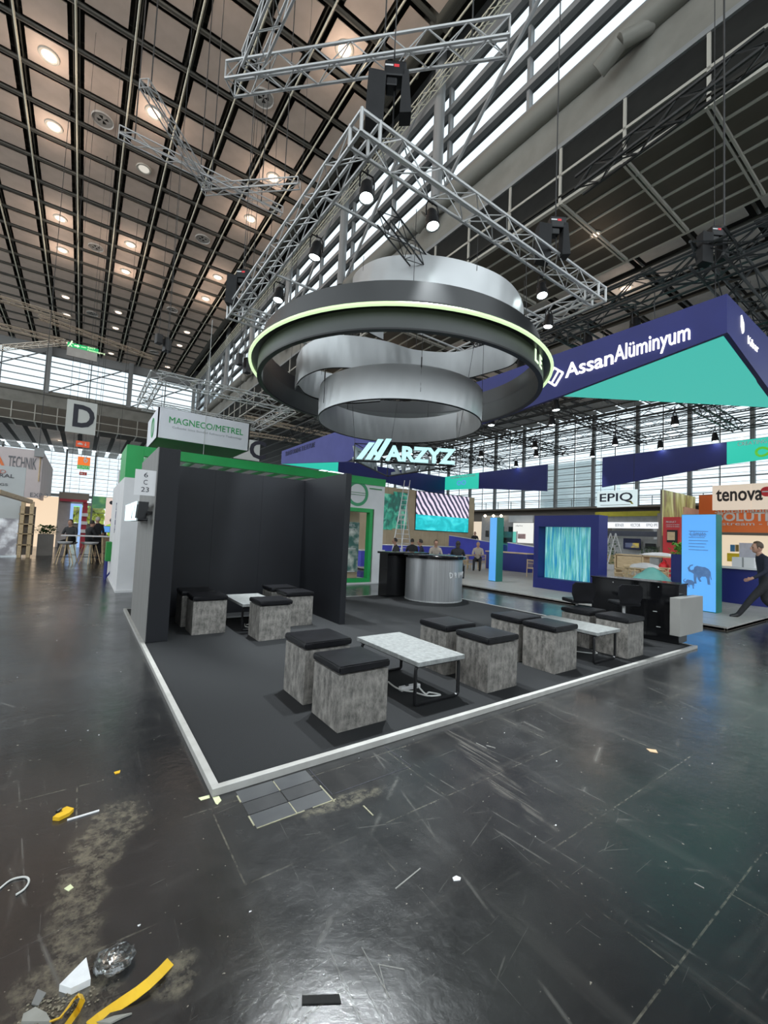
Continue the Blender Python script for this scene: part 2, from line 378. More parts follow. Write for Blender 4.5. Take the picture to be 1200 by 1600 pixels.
# ---- right hand step of the nave (windows, duct, beam, dark panels, soffit)
XS = 13.2
wr = MB().box((XS, -12, 16.8), (XS+.5, 71, 18.2)).build('wall_right', M_BEAM); tag(wr, kind='structure')
slab('upper_wall', (XS, -12, 25.0), (XS+.5, 71, 27.2), M_PIPE, wr)
slab('sill_beam', (XS-.05, -12, 18.2), (XS+.6, 71, 18.6), M_BEAM, wr)
rod('gutter_pipe', (XS-.15, -12, 18.55), (XS-.15, 71, 18.55), .42, M_BEAM, wr, 16)
slab('lower_edge', (XS-.02, -12, 16.62), (XS+.3, 71, 16.8), M_PIPE, wr)
YR = [4.05+2.35*k for k in range(-5, 29)]
for i in range(len(YR)-1):
    a, b = YR[i], YR[i+1]
    for z0, z1 in ((14.45, 15.5), (15.56, 16.6)): slab('wall_panel', (XS+.06, a+.05, z0), (XS+.14, b-.05, z1), M_PWALL, wr)
for y in YR:
    slab('panel_post', (XS, y-.05, 14.4), (XS+.12, y+.05, 16.62), M_PFR, wr)
slab('panel_rail', (XS, -7.7, 15.48), (XS+.12, 71, 15.58), M_PFR, wr); slab('panel_rail', (XS, -7.7, 14.36), (XS+.16, 71, 14.46), M_PFR, wr)
# soffit
sof = MB().box((XS, -8, 14.62), (18.45, 76, 14.72)).build('ceiling_soffit', M_CDARK); tag(sof, kind='structure')
XSF = [XS+.04+.885*i for i in range(7)]
n = 0
for i in range(6):
    for j in range(len(YR)-1):
        slab('soffit_panel', (XSF[i]+.04, YR[j]+.07, 14.44), (XSF[i+1]-.04, YR[j+1]-.07, 14.5), M_PDARK, sof); n += 1
for x in XSF: slab('soffit_rail', (x-.035, -7.7, 14.38), (x+.035, 71, 14.47), M_PFR, sof)
for y in YR:
    slab('soffit_rib', (XS, y-.10, 14.33), (18.4, y-.03, 14.46), M_PFR, sof); slab('soffit_rib', (XS, y+.03, 14.33), (18.4, y+.10, 14.46), M_PFR, sof)
# clerestory windows right
w1 = MB().box((XS+.15, -12, 18.9), (XS+.4, 71, 19.1)).build('window_1', M_MULL); tag(w1, kind='structure')
for z, t in ((19.35, .13), (20.55, .28), (22.0, .28), (23.45, .28), (24.9, .3)): slab('window_rail', (XS-.05, -12, z-t/2), (XS+.35, 71, z+t/2), M_PIPE, w1)
for z0, z1 in ((19.1, 20.4), (20.7, 21.85), (22.15, 23.3), (23.6, 24.75)):
    for j in range(-3, 15): slab('window_pane', (XS+.2, 3.2+4.8*j, z0), (XS+.22, 8.0+4.8*j, z1), M_GLASS, w1)
for j in range(-3, 16): slab('mullion', (XS+.05, 3.2+4.8*j-.07, 18.9), (XS+.3, 3.2+4.8*j+.07, 25), M_PIPE, w1)
for j in range(7): rod('steel_column', (XS-.55, 12.9+9.6*j, 18.5), (XS-.55, 12.9+9.6*j, 26.6), .27, M_PIPE, wr, 16)
for j in range(-1, 7): rod('diagonal_stay', (XS-.4, 3.6+9.6*j+9.0, 18.8), (XS-.4, 3.6+9.6*j, 26.4), .09, M_PIPE, wr, 8)
for j in range(8):
    y = 5.6+9.6*j
    rod('duct_branch', (XS-.7, y-1.7, 17.95), (XS-.7, y-1.0, 17.6), .28, M_BEAM, wr, 12)
    rod('duct_branch', (XS-.7, y-1.7, 17.95), (XS-.1, y-2.4, 18.3), .24, M_BEAM, wr, 12)
truss('edge_truss', 'long thin lattice girder under the nave ceiling beside the clerestory windows', (XS-1.1, -4, 24.0), (XS-1.1, 70, 24.0), .35, M_CTUBE, single=False, rc=.03, rb=.012)
rod('ceiling_duct', (XS-1.9, -4, 25.9), (XS-1.9, 70, 25.9), .5, M_CBEAM, ceil, 16)

# ---- back step of the nave
YB = 71.0
wb = MB().box((-26, YB, 17.1), (XS, YB+.5, 19.0)).build('wall_back', M_BEAM); tag(wb, kind='structure')
slab('upper_wall', (-26, YB, 24.3), (XS, YB+.5, 27.2), M_PIPE, wb); rod('gutter_pipe', (-26, YB-.2, 18.9), (XS, YB-.2, 18.9), .3, M_BEAM, wb, 12)
for i in range(17):
    a = -26+2.4*i
    for z0, z1 in ((14.85, 15.9), (16.0, 17.05)): slab('wall_panel', (a+.06, YB+.05, z0), (a+2.34, YB+.15, z1), M_PDARK, wb)
    slab('panel_post', (a-.06, YB, 14.8), (a+.06, YB+.1, 17.1), M_PFR, wb)
slab('panel_rail', (-26, YB, 15.9), (XS, YB+.1, 16.0), M_PFR, wb)
sb = MB().box((-26, YB, 14.9), (XS, 76.2, 15.0)).build('ceiling_back_soffit', M_PDARK); tag(sb, kind='structure')
for i in range(17): slab('soffit_rib', (-26+2.4*i-.07, YB, 14.75), (-26+2.4*i+.07, 76.2, 14.9), M_PFR, sb)
slab('soffit_rail', (-26, YB, 14.75), (XS, YB+.12, 14.85), M_PFR, sb)
w2 = MB().box((-26, YB+.1, 19.0), (XS, YB+.3, 19.15)).build('window_2', M_MULL); tag(w2, kind='structure')
for z in (20.0, 20.9, 21.8, 22.7, 23.4, 24.2): slab('window_rail', (-26, YB+.05, z-.05), (XS, YB+.2, z+.05), M_MULL, w2)
for i in range(-5, 4):
    x = -1.0+4.8*i; slab('mullion', (x-.06, YB, 19), (x+.06, YB+.2, 24.3), M_MULL, w2); slab('window_pane', (x+.06, YB+.15, 19.1), (x+4.74, YB+.17, 24.3), M_GLASS, w2)
for i in range(-2, 3): slab('steel_column', (-5.8+9.6*i-.3, YB-.7, 18.8), (-5.8+9.6*i+.3, YB-.3, 26.8), M_PIPE, wb)
for i in range(-2, 2): rod('diagonal_stay', (-5.4+9.6*i, YB-.4, 19.1), (3.0+9.6*i+.6, YB-.4, 24.6), .09, M_PIPE, wb)

# ---- outer zones: right (to X=47.5) and back (to Y=112)
ZO = 16.5
oc = MB().box((18.45, -20, 17.6), (48, 112, 17.8)).build('ceiling_outer_right', M_CDARK); tag(oc, kind='structure')
opan = MB().box((-.95, -.92, 0), (.95, .92, .06)).mesh('ceiling_panel', M_OPAN)
for i in range(11):
    for j in range(24):
        if (i*24+j) < 290: inst('ceiling_panel', opan, oc, Matrix.Translation((21.6+2.4*i, -5.6+2.4*j, ZO)))
for i in range(12): rod('ceiling_girder', (20.4+2.4*i, -18, ZO-.1), (20.4+2.4*i, 112, ZO-.1), .09, M_CBEAM, oc, 6)
for j in range(26): rod('cross_beam', (18.5, -6.8+2.4*j, ZO+.1), (47.5, -6.8+2.4*j, ZO+.1), .07, M_CBEAM, oc, 6)
for i, x in enumerate((18.9, 19.5)): truss('edge_truss', ['dark lattice girder along the inner edge of the aisle ceiling', 'dark lattice girder just outside the panelled soffit'][i], (x, -6, 15.6+.3*i), (x, 60, 15.6+.3*i), .6, M_DTRUSS, single=False, rc=.05, rb=.025, bay=1.2)
ob = MB().box((-26, 76.2, 17.6), (18.45, 112, 17.8)).build('ceiling_outer_back', M_CDARK); tag(ob, kind='structure')
sl = MB()
for j in range(30):
    for i in range(17): sl.box((-25.9+2.4*i+.35, 77+1.2*j, ZO), (-25.9+2.4*i+2.05, 77.75+1.2*j, ZO+.05))
tag(sl.build('ceiling_slats', M_OPAN, ob), kind='stuff')

def facade(name, org, along, nrm, length, z0, z1, bay, rows, offs=0):
    """glazed wall: posts every bay, rails, panes; along/nrm unit vectors"""
    along = Vector(along); nrm = Vector(nrm); org = Vector(org)
    f = MB(); a = org; b = org+along*length+nrm*.3
    root = slab(name, (a.x, a.y, z0-.25), (b.x, b.y, z0), M_MULL); tag(root, kind='structure')
    k = int(length/bay)+1
    for i in range(k):
        p = org+along*(bay*i+offs); adopt(slab('facade_post', p+along*(-.17)-nrm*.35+Vector((0, 0, z0)), p+along*.17+Vector((0, 0, z1)), M_MULL), root)
        for t in (0.5,):
            pp = p+along*bay*t; adopt(slab('mullion', pp-along*.04-nrm*.1+Vector((0, 0, z0)), pp+along*.04+Vector((0, 0, z1)), M_MULL), root)
        for t in (0, .5):
            pp = p+along*bay*t; adopt(slab('window_pane', pp+along*.05+nrm*.1+Vector((0, 0, z0)), pp+along*(bay/2-.05)+nrm*.12+Vector((0, 0, z1)), M_GLASS), root)
    for j in range(rows+1):
        z = z0+(z1-z0)*j/rows; t = .03 if j % 3 else .055
        adopt(slab('window_rail', org-nrm*.12+Vector((0, 0, z-t)), org+along*length+Vector((0, 0, z+t)), M_MULL), root)
        if j < rows: adopt(slab('sun_louvre', org-nrm*.05+Vector((0, 0, z+.30)), org+along*length+nrm*.0+Vector((0, 0, z+.325)), M_MULL), root)
    return root
wf = slab('wall_outer_right', (47.5, -20, 0), (47.9, 112, 5.75), M_BAND); tag(wf, kind='structure')
facade('window_3', (47.5, 8.9-4.8*5, 0), (0, 1, 0), (1, 0, 0), 4.8*19, 5.95, 17.2, 4.8, 14)
adopt(slab('gallery_rail', (46.8, -16, 6.85), (46.85, 76, 6.92), M_MULL), wf); adopt(slab('gallery_rail', (46.8, -16, 6.4), (46.85, 76, 6.45), M_MULL), wf)
for i in range(40): slab('rail_post', (46.8, -14+2.2*i, 5.75), (46.86, -13.94+2.2*i, 6.9), M_MULL, wf)
slab('gallery_floor', (45.5, -20, 5.6), (47.5, 112, 5.75), M_BAND, wf)
wk = slab('wall_outer_back', (-30, 112, 0), (47.5, 112.4, 1.2), M_BAND); tag(wk, kind='structure')
slab('band', (-30, 111.8, 6.8), (47.5, 112.3, 7.4), M_MULL, wk)
facade('window_4', (-30.2, 112, 0), (1, 0, 0), (0, 1, 0), 78, 1.2, 17.2, 5.2, 19, 0)
wl_ = slab('wall_left_unseen', (-44.6, -26, 0), (-44, 112, 5.5), M_BAND); tag(wl_, kind='structure')  # unseen low wall, added to dim reflections from the open left side
wn_ = slab('wall_front_unseen', (-44, -26.6, 0), (75, -26, 7.0), M_BAND); tag(wn_, kind='structure')  # unseen low band behind the camera, added to darken bright reflections

# buildings and trees outside the glass
oy0, oy1 = px(930, 760, 80).y, px(845, 760, 80).y; oz = px(850, 728, 80).z
ob1 = slab('office_building', (80, oy0, 0), (90, oy1, oz), pm('pale_facade', (.70, .80, .80), (.78, .86, .86), .4, .6)); tag(ob1, 'pale low building outside the glass wall behind the illuminated portal', 'building')
for k in range(4): slab('window_band', (79.9, oy0+1, 2+2.4*k), (80, oy1-1, 3.2+2.4*k), pm('pale_glazing', (.55, .66, .68), None, 1, .3), ob1)
tx_ = py(124, 805, 128).x
tr = thing('tree', 'yellow-green tree crown outside the far glass wall down the left aisle', 'tree', (tx_, 128, 0))
mb = MB()
for k in range(60): mb.ball((tx_+random.uniform(-5, 5), 128+random.uniform(-3, 3), 4+random.uniform(-2.2, 1.8)), random.uniform(.7, 1.3), n=7, jit=.2)
mb.build('foliage', pm('leaf_yellow', (.30, .38, .03), (.62, .62, .08), .6, .7), tr); MB().tube((tx_, 128, 0), (tx_, 128, 5), .3).build('trunk', M_CBEAM, tr)

# ---- lamps, vents in the ceiling
disc = MB().lathe([(0, .02), (.30, .02), (.34, 0), (.36, -.03), (.44, -.03), (.46, 0), (.46, .06), (0, .06)], n=20).mesh('lamp_trim', M_PFR)
lens = MB().lathe([(0, -.02), (.31, -.02), (.33, .02), (0, .02)], n=20).mesh('lamp_lens', M_OUT)
lens0 = MB().lathe([(0, -.02), (.31, -.02), (.33, .02), (0, .02)], n=20).mesh('lamp_lens', em('dim_lens', (.9, .85, .75), .5))
def downlight(x, y, z, label, group, on=True, power=LAMP_W, scale=1.0, light=True):
    t = thing('ceiling_downlight', label, 'lamp', (x, y, z-.05), 0, group); t.scale = (scale,)*3
    o = inst('trim_ring', disc); o.parent = t; o = inst('lens', lens if on else lens0); o.parent = t
    if on and light:
        L = bpy.data.lights.new('downlight', 'POINT'); L.energy = power; L.color = (1, .80, .66); L.shadow_soft_size = .35
        lo = bpy.data.objects.new('bulb', L); COL.objects.link(lo); lo.parent = t; lo.location = (0, 0, -1.1/scale)
    return t
cn = {-15.7: 'far left', -10.9: 'left', -3.7: 'left-hand', 1.1: 'middle', 8.3: 'right-hand'}
for i, y in enumerate(LY):
    for x in LX:
        downlight(x, y, ZC, 'round downlight in the hall ceiling, %s column, %s row from the front' % (cn[x], ORD[i]), 'downlights in the hall ceiling', on=not (x == 1.1 and abs(y-29.6) < .1), light=(i < 6), power=LAMP_W*(2.2 if i < 6 else 1))
vent = MB().lathe([(.30, 0), (.52, 0), (.56, -.06), (.58, 0), (.58, .05), (.30, .05)], n=24).mesh('vent_ring', M_OPAN)
vcore = MB().lathe([(0, .02), (.3, .02), (.3, .06), (0, .06)], n=20).mesh('vent_core', M_CDARK)
vfin = MB()
for k in range(4): vfin.prism([(0, 0, -.01), (.42*math.cos(k*PI/2), .42*math.sin(k*PI/2), -.01), (.42*math.cos(k*PI/2+.7), .42*math.sin(k*PI/2+.7), -.01)], (0, 0, .04))
vfin = vfin.mesh('vent_blade', M_OPAN)
for i, (x, y) in enumerate([(-1.3, 12.8), (5.9, 12.8), (5.9, 20.0), (-1.3, 27.2), (5.9, 34.4), (-1.3, 41.6), (5.9, 48.8), (-1.3, 56.0), (-8.5, 34.4), (-8.5, 20), (5.9, 63.2)]):
    t = thing('ceiling_vent', 'round swirl air vent in the hall ceiling, %s from the front%s' % (ORD[i], ' on the left side' if x < 0 else ' on the right side'), 'vent', (x, y, ZC-.04), 0, 'swirl vents in the hall ceiling')
    for nm, me in (('vent_ring', vent), ('vent_core', vcore), ('vent_blade', vfin)): o = inst(nm, me); o.parent = t
for i in range(6):
    downlight(15.8, 6.4+7.05*i, 14.42, 'small downlight in the panelled soffit, %s from the right' % ORD[i], 'downlights in the soffit', power=14, scale=.45, light=i < 4)
for i, (x, y) in enumerate([(24.0, 9), (31, 14), (24, 19), (31, 24), (38, 9), (38, 19), (24, 30), (34, 34)]):
    downlight(x-.0, y, ZO+.0, 'round downlight in the aisle ceiling on the right, %s counted outward' % ORD[i], 'downlights in the aisle ceiling', power=60, scale=.8)
for i, (x, y) in enumerate([(-8, 84), (-2, 84), (4, 84), (-5, 96)]):
    downlight(x, y, ZO, 'round downlight over the far end of the left aisle, %s of four' % ORD[i], 'downlights at the far end', power=60, scale=.8)

# ================================================================== OUR BOOTH
HP = .04
plat = thing('booth_platform', 'low dark carpeted booth platform with white edge rail on the hall floor', 'platform')
MB().box((.03, .03, 0), (7.25, 6.29, HP-.005)).build('carpet', M_CARPET, plat)
for nm, a, b in (('edge_rail', (0, 0, 0), (7.28, .045, HP+.004)), ('edge_rail', (0, .045, 0), (.045, 6.31, HP+.004)), ('edge_rail', (7.245, .045, 0), (7.28, 6.31, HP)), ('edge_rail', (.045, 6.28, 0), (7.245, 6.31, HP))):
    MB().cbox(a, b, .002).build(nm, M_RAIL, plat)
# partition
HW = 2.58
wall = thing('booth_partition', 'tall anthracite booth partition forming a seating niche with a side pillar and a fin', 'wall', (0, 0, HP))
MB().box((.04, 3.64, HP), (.052, 5.47, HW)).build('side_face', M_WALLS, wall)
MB().box((.052, 3.64, HP), (.31, 5.47, HW)).build('side_pillar', M_WALLD, wall)
for k in range(3): MB().box((.312+.86*k, 5.27, HP), (.312+.86*(k+1)-.002, 5.44, HW)).build('wall_panel', M_WALLD, wall)
MB().box((2.892, 3.63, HP), (3.0, 5.44, HW)).build('fin', M_WALLD, wall)
# stand number sheet on the pillar
s = thing('stand_number_sheet', 'white paper sheet with the stand number on the grey side of the pillar', 'sign', (.03, 3.8, 2.2))
MB().box((-.20, 3.655, 1.93), (.045, 3.66, 2.26)).build('paper', M_WHITE, s)
M_INK = pm('ink', (.01, .01, .02), None, 3, .6)
for k, (tx, w) in enumerate((('6', .045), ('C', .045), ('23', .09))):
    text('lettering', tx, (-.078-w/2, 3.654, 2.165-.095*k), (1, 0, 0), (0, 0, 1), w, .062, M_INK, s, .002)
MB().tube((.045, 3.658, 1.95), (.045, 3.658, 2.25), .004, 5).build('tape_edge', M_WHITE, s)
# lit letters on the pillar side
s = thing('pillar_letters', 'small back-lit letters standing off the grey side of the pillar', 'sign', (0, 4.2, 1.7))
MB().box((-.03, 3.75, 1.70), (.04, 5.2, 1.73)).build('bracket', M_BLK, s)
text('lettering', 'MARZYZ', (-.150, 5.25, 1.60), (0, -1, 0), (0, 0, 1), 1.58, .25, em('letter_white', (.75, .95, 1), .95), s, .015, .0)
text('letter_body', 'MARZYZ', (-.134, 5.25, 1.60), (0, -1, 0), (0, 0, 1), 1.58, .25, M_BLK, s, -.115, .0)

# stools
def make_stool():
    t = thing('cube_stool', '', 'stool', (0, 0, HP), 0, 'concrete-look cube stools on the booth carpet')
    MB().cbox((0, 0, HP-.005), (.46, .44, .50), .0025).build('body', M_CONC, t)
    MB().box((.035, .035, .495), (.425, .405, .515)).build('plinth', M_BLK, t)
    bm = bmesh.new(); bmesh.ops.create_cube(bm, size=1); bmesh.ops.subdivide_edges(bm, edges=bm.edges[:], cuts=6, use_grid_fill=True)
    for v in bm.verts:
        x, y, z = v.co; k = (1-(2*x)**4)*(1-(2*y)**4)
        zz = .5425+z*.058+(k*.005 if z > 0 else 0)
        e = 1 if abs(z) > .49 else 1.012
        v.co = (.23+x*.475*e, .22+y*.455*e, zz)
    bmesh.ops.bevel(bm, geom=[e for e in bm.edges if e.calc_face_angle(0) > 1.0], offset=.008, segments=2, affect='EDGES')
    me = bpy.data.meshes.new('cushion'); bm.to_mesh(me); bm.free(); me.materials.append(M_LEATH); me.polygons.foreach_set('use_smooth', [True]*len(me.polygons)); me.set_sharp_from_angle(angle=math.radians(35))
    inst('cushion', me, t)
    return t
ST = [(.97, .265, 'cube stool with black cushion nearest the front corner of the platform, largest in view'),
      (.965, .87, 'cube stool with black cushion half hidden behind the nearest stool'),
      (2.66, .86, 'cube stool at the far right end of the nearest table, the rear one'),
      (2.66, .26, 'cube stool right of the nearest table beside the white front rail'),
      (3.86, .80, 'cube stool left of the far table, the rear one'),
      (3.84, .28, 'cube stool left of the far table close to the front rail'),
      (5.41, .73, 'cube stool right of the far table, the rear one'),
      (5.38, .18, 'cube stool by the silver box counter beside the front rail'),
      (1.35, 3.13, 'cube stool in the niche in front of its table, nearest the open side'),
      (2.02, 3.81, 'cube stool in the niche right of the table, the front one'),
      (2.00, 4.42, 'cube stool in the niche right of the table, close to the back wall'),
      (.64, 3.83, 'cube stool in the niche left of the table, the front one'),
      (.60, 4.42, 'cube stool in the niche left of the table, in the dark by the pillar')]
proto = make_stool()
for i, (x, y, lb) in enumerate(ST):
    if i == 0: proto.location = (x, y, 0); proto['label'] = lb
    else: dup(proto, (x, y, 0), None, lb)
proto.location = (ST[0][0], ST[0][1], 0)

# tables
def make_table(label, rz=0):
    t = thing('coffee_table', label, 'table', (0, 0, 0), 0, 'low tables with black steel hoop legs')
    MB().cbox((0, 0, .405), (.58, 1.03, .445), .003).build('tabletop', M_CONCT, t)
    MB().box((.02, .03, .392), (.56, 1.0, .405)).build('under_frame', M_BLK, t)
    for y in (.06, .95):
        h = []
        for cx, cz, a0 in ((.53, .36, 0), (.05, .36, 90), (.05, HP+.045, 180), (.53, HP+.045, 270)):
            for k in range(5):
                a = math.radians(a0+22.5*k); h.append((cx+.03*math.cos(a), y, cz+.03*math.sin(a)))
        h.append(h[0]); m = MB(); m.path(h, .0165, 6); m.build('hoop_leg', M_BLK, t)
    m = MB()
    for x in (.53,): m.ball((x, .06, HP+.02), .014, n=8)
    m.build('adjusting_foot', M_WHITE, t)
    return t
tb = make_table('low concrete-look table between the two nearest pairs of stools')
tb.location = (1.78, .29, 0)
dup(tb, (4.66, .21, 0), None, 'low concrete-look table between the stools by the silver box counter')
dup(tb, (1.30, 3.72, 0), None, 'low concrete-look table in the dark niche against the back wall')
# power leads under the tables
def cable(name, pts, r, m, label, cat='cable'):
    P = [Vector(p) for p in pts]; out = []
    for i in range(len(P)-1):
        p0, p1, p2, p3 = P[max(i-1, 0)], P[i], P[i+1], P[min(i+2, len(P)-1)]
        for k in range(6):
            t = k/6; out.append(.5*((2*p1)+(-p0+p2)*t+(2*p0-5*p1+4*p2-p3)*t*t+(-p0+3*p1-3*p2+p3)*t**3))
    out.append(P[-1]); o = MB().path(out, r, 6).build(name, m); tag(o, label, cat); return o
cable('power_lead', [(1.95, .95, .055), (1.92, .75, .055), (2.0, .62, .055), (2.06, .66, .07), (2.02, .58, .12), (2.06, .5, .06), (2.13, .52, .055), (2.18, .42, .055), (2.05, .45, .06), (2.0, .6, .055)], .008, M_LCABLE, 'grey power lead coiled on the carpet under the nearest table')
so = thing('power_strip', 'small white socket strip with switch lying under the nearest table', 'socket', (2.06, .66, HP))
MB().cbox((1.93, .70, HP-.003), (2.17, .75, HP+.035), .004).build('socket_body', M_WHITE, so); MB().box((2.0, .715, HP+.03), (2.03, .735, HP+.045)).build('plug', M_BLK, so)
cable('power_lead', [(1.5, 4.2, .055), (1.45, 4.0, .055), (1.55, 3.9, .055), (1.6, 4.05, .08), (1.5, 4.12, .055)], .007, M_LCABLE, 'pale power lead coiled under the table in the niche')
cable('power_lead', [(4.95, .9, .055), (5.0, .75, .055), (5.08, .6, .055), (5.2, .5, .055), (5.3, .62, .055)], .006, M_LCABLE, 'pale power lead under the far table by the front rail')

# round bar counter
bc = thing('bar_counter', 'round brushed steel bar counter with black top at the back of the platform', 'counter', (6.5, 5.3, HP))
CX, CY, CR = 6.5, 5.3, .70
MB().lathe([(0, HP), (CR, HP), (CR, 1.05), (0, 1.05)], (CX, CY, 0), 64).build('steel_drum', M_STEEL, bc)
MB().lathe([(0, HP-.002), (CR+.012, HP-.002), (CR+.012, HP+.02), (CR, HP+.02)], (CX, CY, 0), 48).build('base_ring', M_ALU, bc)
MB().lathe([(0, 1.05), (CR+.06, 1.05), (CR+.075, 1.06), (CR+.075, 1.115), (CR+.06, 1.125), (0, 1.125)], (CX, CY, 0), 64).build('countertop', M_GLOSS, bc)
MB().box((5.5, 5.9, HP), (6.6, 6.25, 1.10)).build('side_cabinet', M_GLOSS, bc); MB().box((5.44, 5.78, 1.10), (6.75, 6.27, 1.15)).build('cabinet_top', M_GLOSS, bc)
base = math.atan2(CAM.y-CY, CAM.x-CX)
def onarc(a0):
    return lambda X, Y, Z: Vector((CX+(CR+.004+Z)*math.cos(a0+X/CR), CY+(CR+.004+Z)*math.sin(a0+X/CR), .62+Y))
for k, (ch, w) in enumerate((('D', .085), ('R', .085), ('I', .022), ('N', .085), ('K', .085), ('S', .08))):
    a0 = base+math.radians(31)+[0, .15, .30, .38, .53, .67][k]/CR
    text('letter', ch, (0, 0, 0), (1, 0, 0), (0, 1, 0), w, .13, M_WHITE, bc, .012, .015, onarc(a0))

# reception counter at the right end
rc = thing('reception_counter', 'black high-gloss reception counter at the right end of the platform', 'counter', (7.06, .18, HP), math.radians(5))
def rbox(name, a, b, m, c=.004):
    o = MB().cbox(a, b, c).build(name, m); o.parent = rc; return o
rbox('counter_body', (0, 0, 0), (.43, 1.35, .92), M_GLOSS); rbox('countertop', (-.012, -.012, .92), (.445, 1.37, .945), M_GLOSS)
rbox('door_gap', (-.004, .45, .06), (-.001, .455, .9), M_BLK, .0005)
for y, z in ((.30, .46), (.9, .55), (.25, .22)): rbox('handle', (-.02, y, z), (-.004, y+.06, z+.01), M_ALU, .002)
for y in (.28, .98): rbox('lock', (-.008, y, .86), (-.001, y+.012, .875), M_ALU, .001)
sv = thing('silver_display_box', 'matt silver box fixed across the end of the black reception counter', 'display', (7.1, .1, .5))
a = py(1057.5, 933.4, .02); b2 = py(1093.4, 985, .02); MB().cbox((6.66, .02, .235), (7.56, .16, .80), .004).build('box_shell', pm('silver_laminate', (.33, .32, .30), (.36, .35, .33), 2, .4, .3), sv)
MB().box((7.1, .16, .3), (7.3, .19, .75)).build('mounting_plate', M_BLK, sv)
# bar stools
def barstool(x, y, rz, label):
    t = thing('swivel_bar_stool', label, 'stool', (x, y, HP), rz, 'black swivel stools behind the reception counter')
    def P(o): o.parent = t; return o
    P(MB().lathe([(0, 0), (.19, 0), (.19, .012), (.03, .03), (.0, .03)], n=24).build('base', M_ALU))
    P(MB().tube((0, 0, .02), (0, 0, .56), .025, 12).build('gas_lift', M_ALU)); P(MB().cbox((-.18, -.17, .56), (.18, .17, .62), .02).build('seat', M_LEATH))
    m = MB(); pts = [(-.17+.34*i/8, .17+.03*(1-(i/4-1)**2), 0) for i in range(9)]
    m.prism([(-.14, .165, .60), (.14, .165, .60), (.19, .175, .72), (.185, .18, .86), (.14, .18, .90), (-.14, .18, .90), (-.185, .18, .86), (-.19, .175, .72)], (0, .025, 0)); P(m.build('backrest', M_LEATH))
    return t
barstool(5.98, 1.25, 2.6, 'black swivel stool with shell back further from the front, beside the reception counter')
barstool(6.55, .78, 2.5, 'black swivel stool with shell back nearer the silver box, beside the reception counter')

# ------------------------------------------------------------------ rings above the booth
RX, RY = 4.90, 4.95
ring = thing('ring_chandelier', 'large anthracite ring with a lit green-white edge hung above the booth', 'ceiling ring', (RX, RY, 4.74))
N = 96
MB().lathe([(3.0, 5.18), (3.0, 5.54), (2.97, 5.54), (2.97, 5.18)], (RX, RY, 0), N).build('upper_band', M_RINGD, ring)
MB().lathe([(3.0, 5.19), (3.235, 5.09), (3.235, 5.06), (3.05, 5.055), (3.05, 5.08), (2.99, 5.17)], (RX, RY, 0), N).build('flared_lip', M_RINGD, ring)
MB().lathe([(3.235, 5.066), (3.252, 5.045), (3.245, 5.02), (3.20, 5.01), (3.195, 5.055), (3.235, 5.066)], (RX, RY, 0), N).build('led_strip', M_LED, ring)
MB().lathe([(3.06, 4.745), (3.06, 5.07), (3.045, 5.07), (3.045, 4.745)], (RX, RY, 0), N).build('lower_band', M_RINGG, ring)
MB().lathe([(2.985, 4.745), (2.985, 5.5), (2.975, 5.5), (2.975, 4.745)], (RX, RY, 0), N).build('inner_band', M_RINGG, ring)
MB().lathe([(2.97, 4.72), (3.065, 4.72), (3.065, 4.748), (2.97, 4.748), (2.97, 4.72)], (RX, RY, 0), N).build('bottom_rim', M_BLK, ring)
def onring(a0, R): return lambda X, Y, Z: Vector((RX+(R+Z)*math.cos(a0+X/R), RY+(R+Z)*math.sin(a0+X/R), 4.83+Y))
q = pz(838, 560, 4.86); a0 = math.atan2(q.y-RY, q.x-RX)
for k, ch in enumerate('LE'):
    text('lettering', ch, (0, 0, 0), (1, 0, 0), (0, 1, 0), .20, .22, em('ring_letter', (.70, .95, .62), .9), ring, .01, .02, onring(a0+k*.095, 3.062))

def ribbon(name, pts, h, m, label, steps=10, th=.012):
    """vertical band following points (x, y, ztop)"""
    P = [Vector(p) for p in pts]; out = []
    for i in range(len(P)-1):
        p0, p1, p2, p3 = P[max(i-1, 0)], P[i], P[i+1], P[min(i+2, len(P)-1)]
        for k in range(steps):
            t = k/steps; out.append(.5*((2*p1)+(-p0+p2)*t+(2*p0-5*p1+4*p2-p3)*t*t+(-p0+3*p1-3*p2+p3)*t**3))
    out.append(P[-1]); vs = []; fs = []; R = 5
    for i, p in enumerate(out):
        d = out[min(i+1, len(out)-1)]-out[max(i-1, 0)]; nn = Vector((-d.y, d.x, 0)).normalized()
        for j in range(R+1):
            z = p.z-h*j/R; wob = .012*math.sin(i*1.7+j)*math.sin(PI*j/R)
            vs.append((p.x+nn.x*wob, p.y+nn.y*wob, z))
        for j in range(R+1):
            z = p.z-h*j/R; wob = .012*math.sin(i*1.7+j)*math.sin(PI*j/R)
            vs.append((p.x+nn.x*(wob+th), p.y+nn.y*(wob+th), z))
    S = 2*(R+1)
    for i in range(len(out)-1):
        a, b = i*S, (i+1)*S
        for j in range(R):
            fs.append((a+j, b+j, b+j+1, a+j+1)); fs.append((a+R+1+j, a+R+2+j, b+R+2+j, b+R+1+j))
        fs.append((a, a+R+1, b+R+1, b)); fs.append((a+R, b+R, b+R+R+1, a+R+R+1))
    t = thing(name, label, 'ceiling ring', (P[0].x, P[0].y, P[0].z-h))
    mb = MB(); mb.v = vs; mb.f = fs; mb.sm = True; mb.build('band', m, t)
    edge = MB(); edge.path([(p.x, p.y, p.z-h) for p in out], .014, 6); edge.build('lower_piping', M_BLK, t)
    return t, out
# low full ring
loop = [(4.93+1.8*math.cos(a), 4.91+1.8*math.sin(a), 4.70) for a in [2*PI*i/16 for i in range(17)]]
lowr, _ = ribbon('silver_ring', loop, .66, M_SILV, 'closed silver fabric ring hanging lowest in the middle of the dark ring')
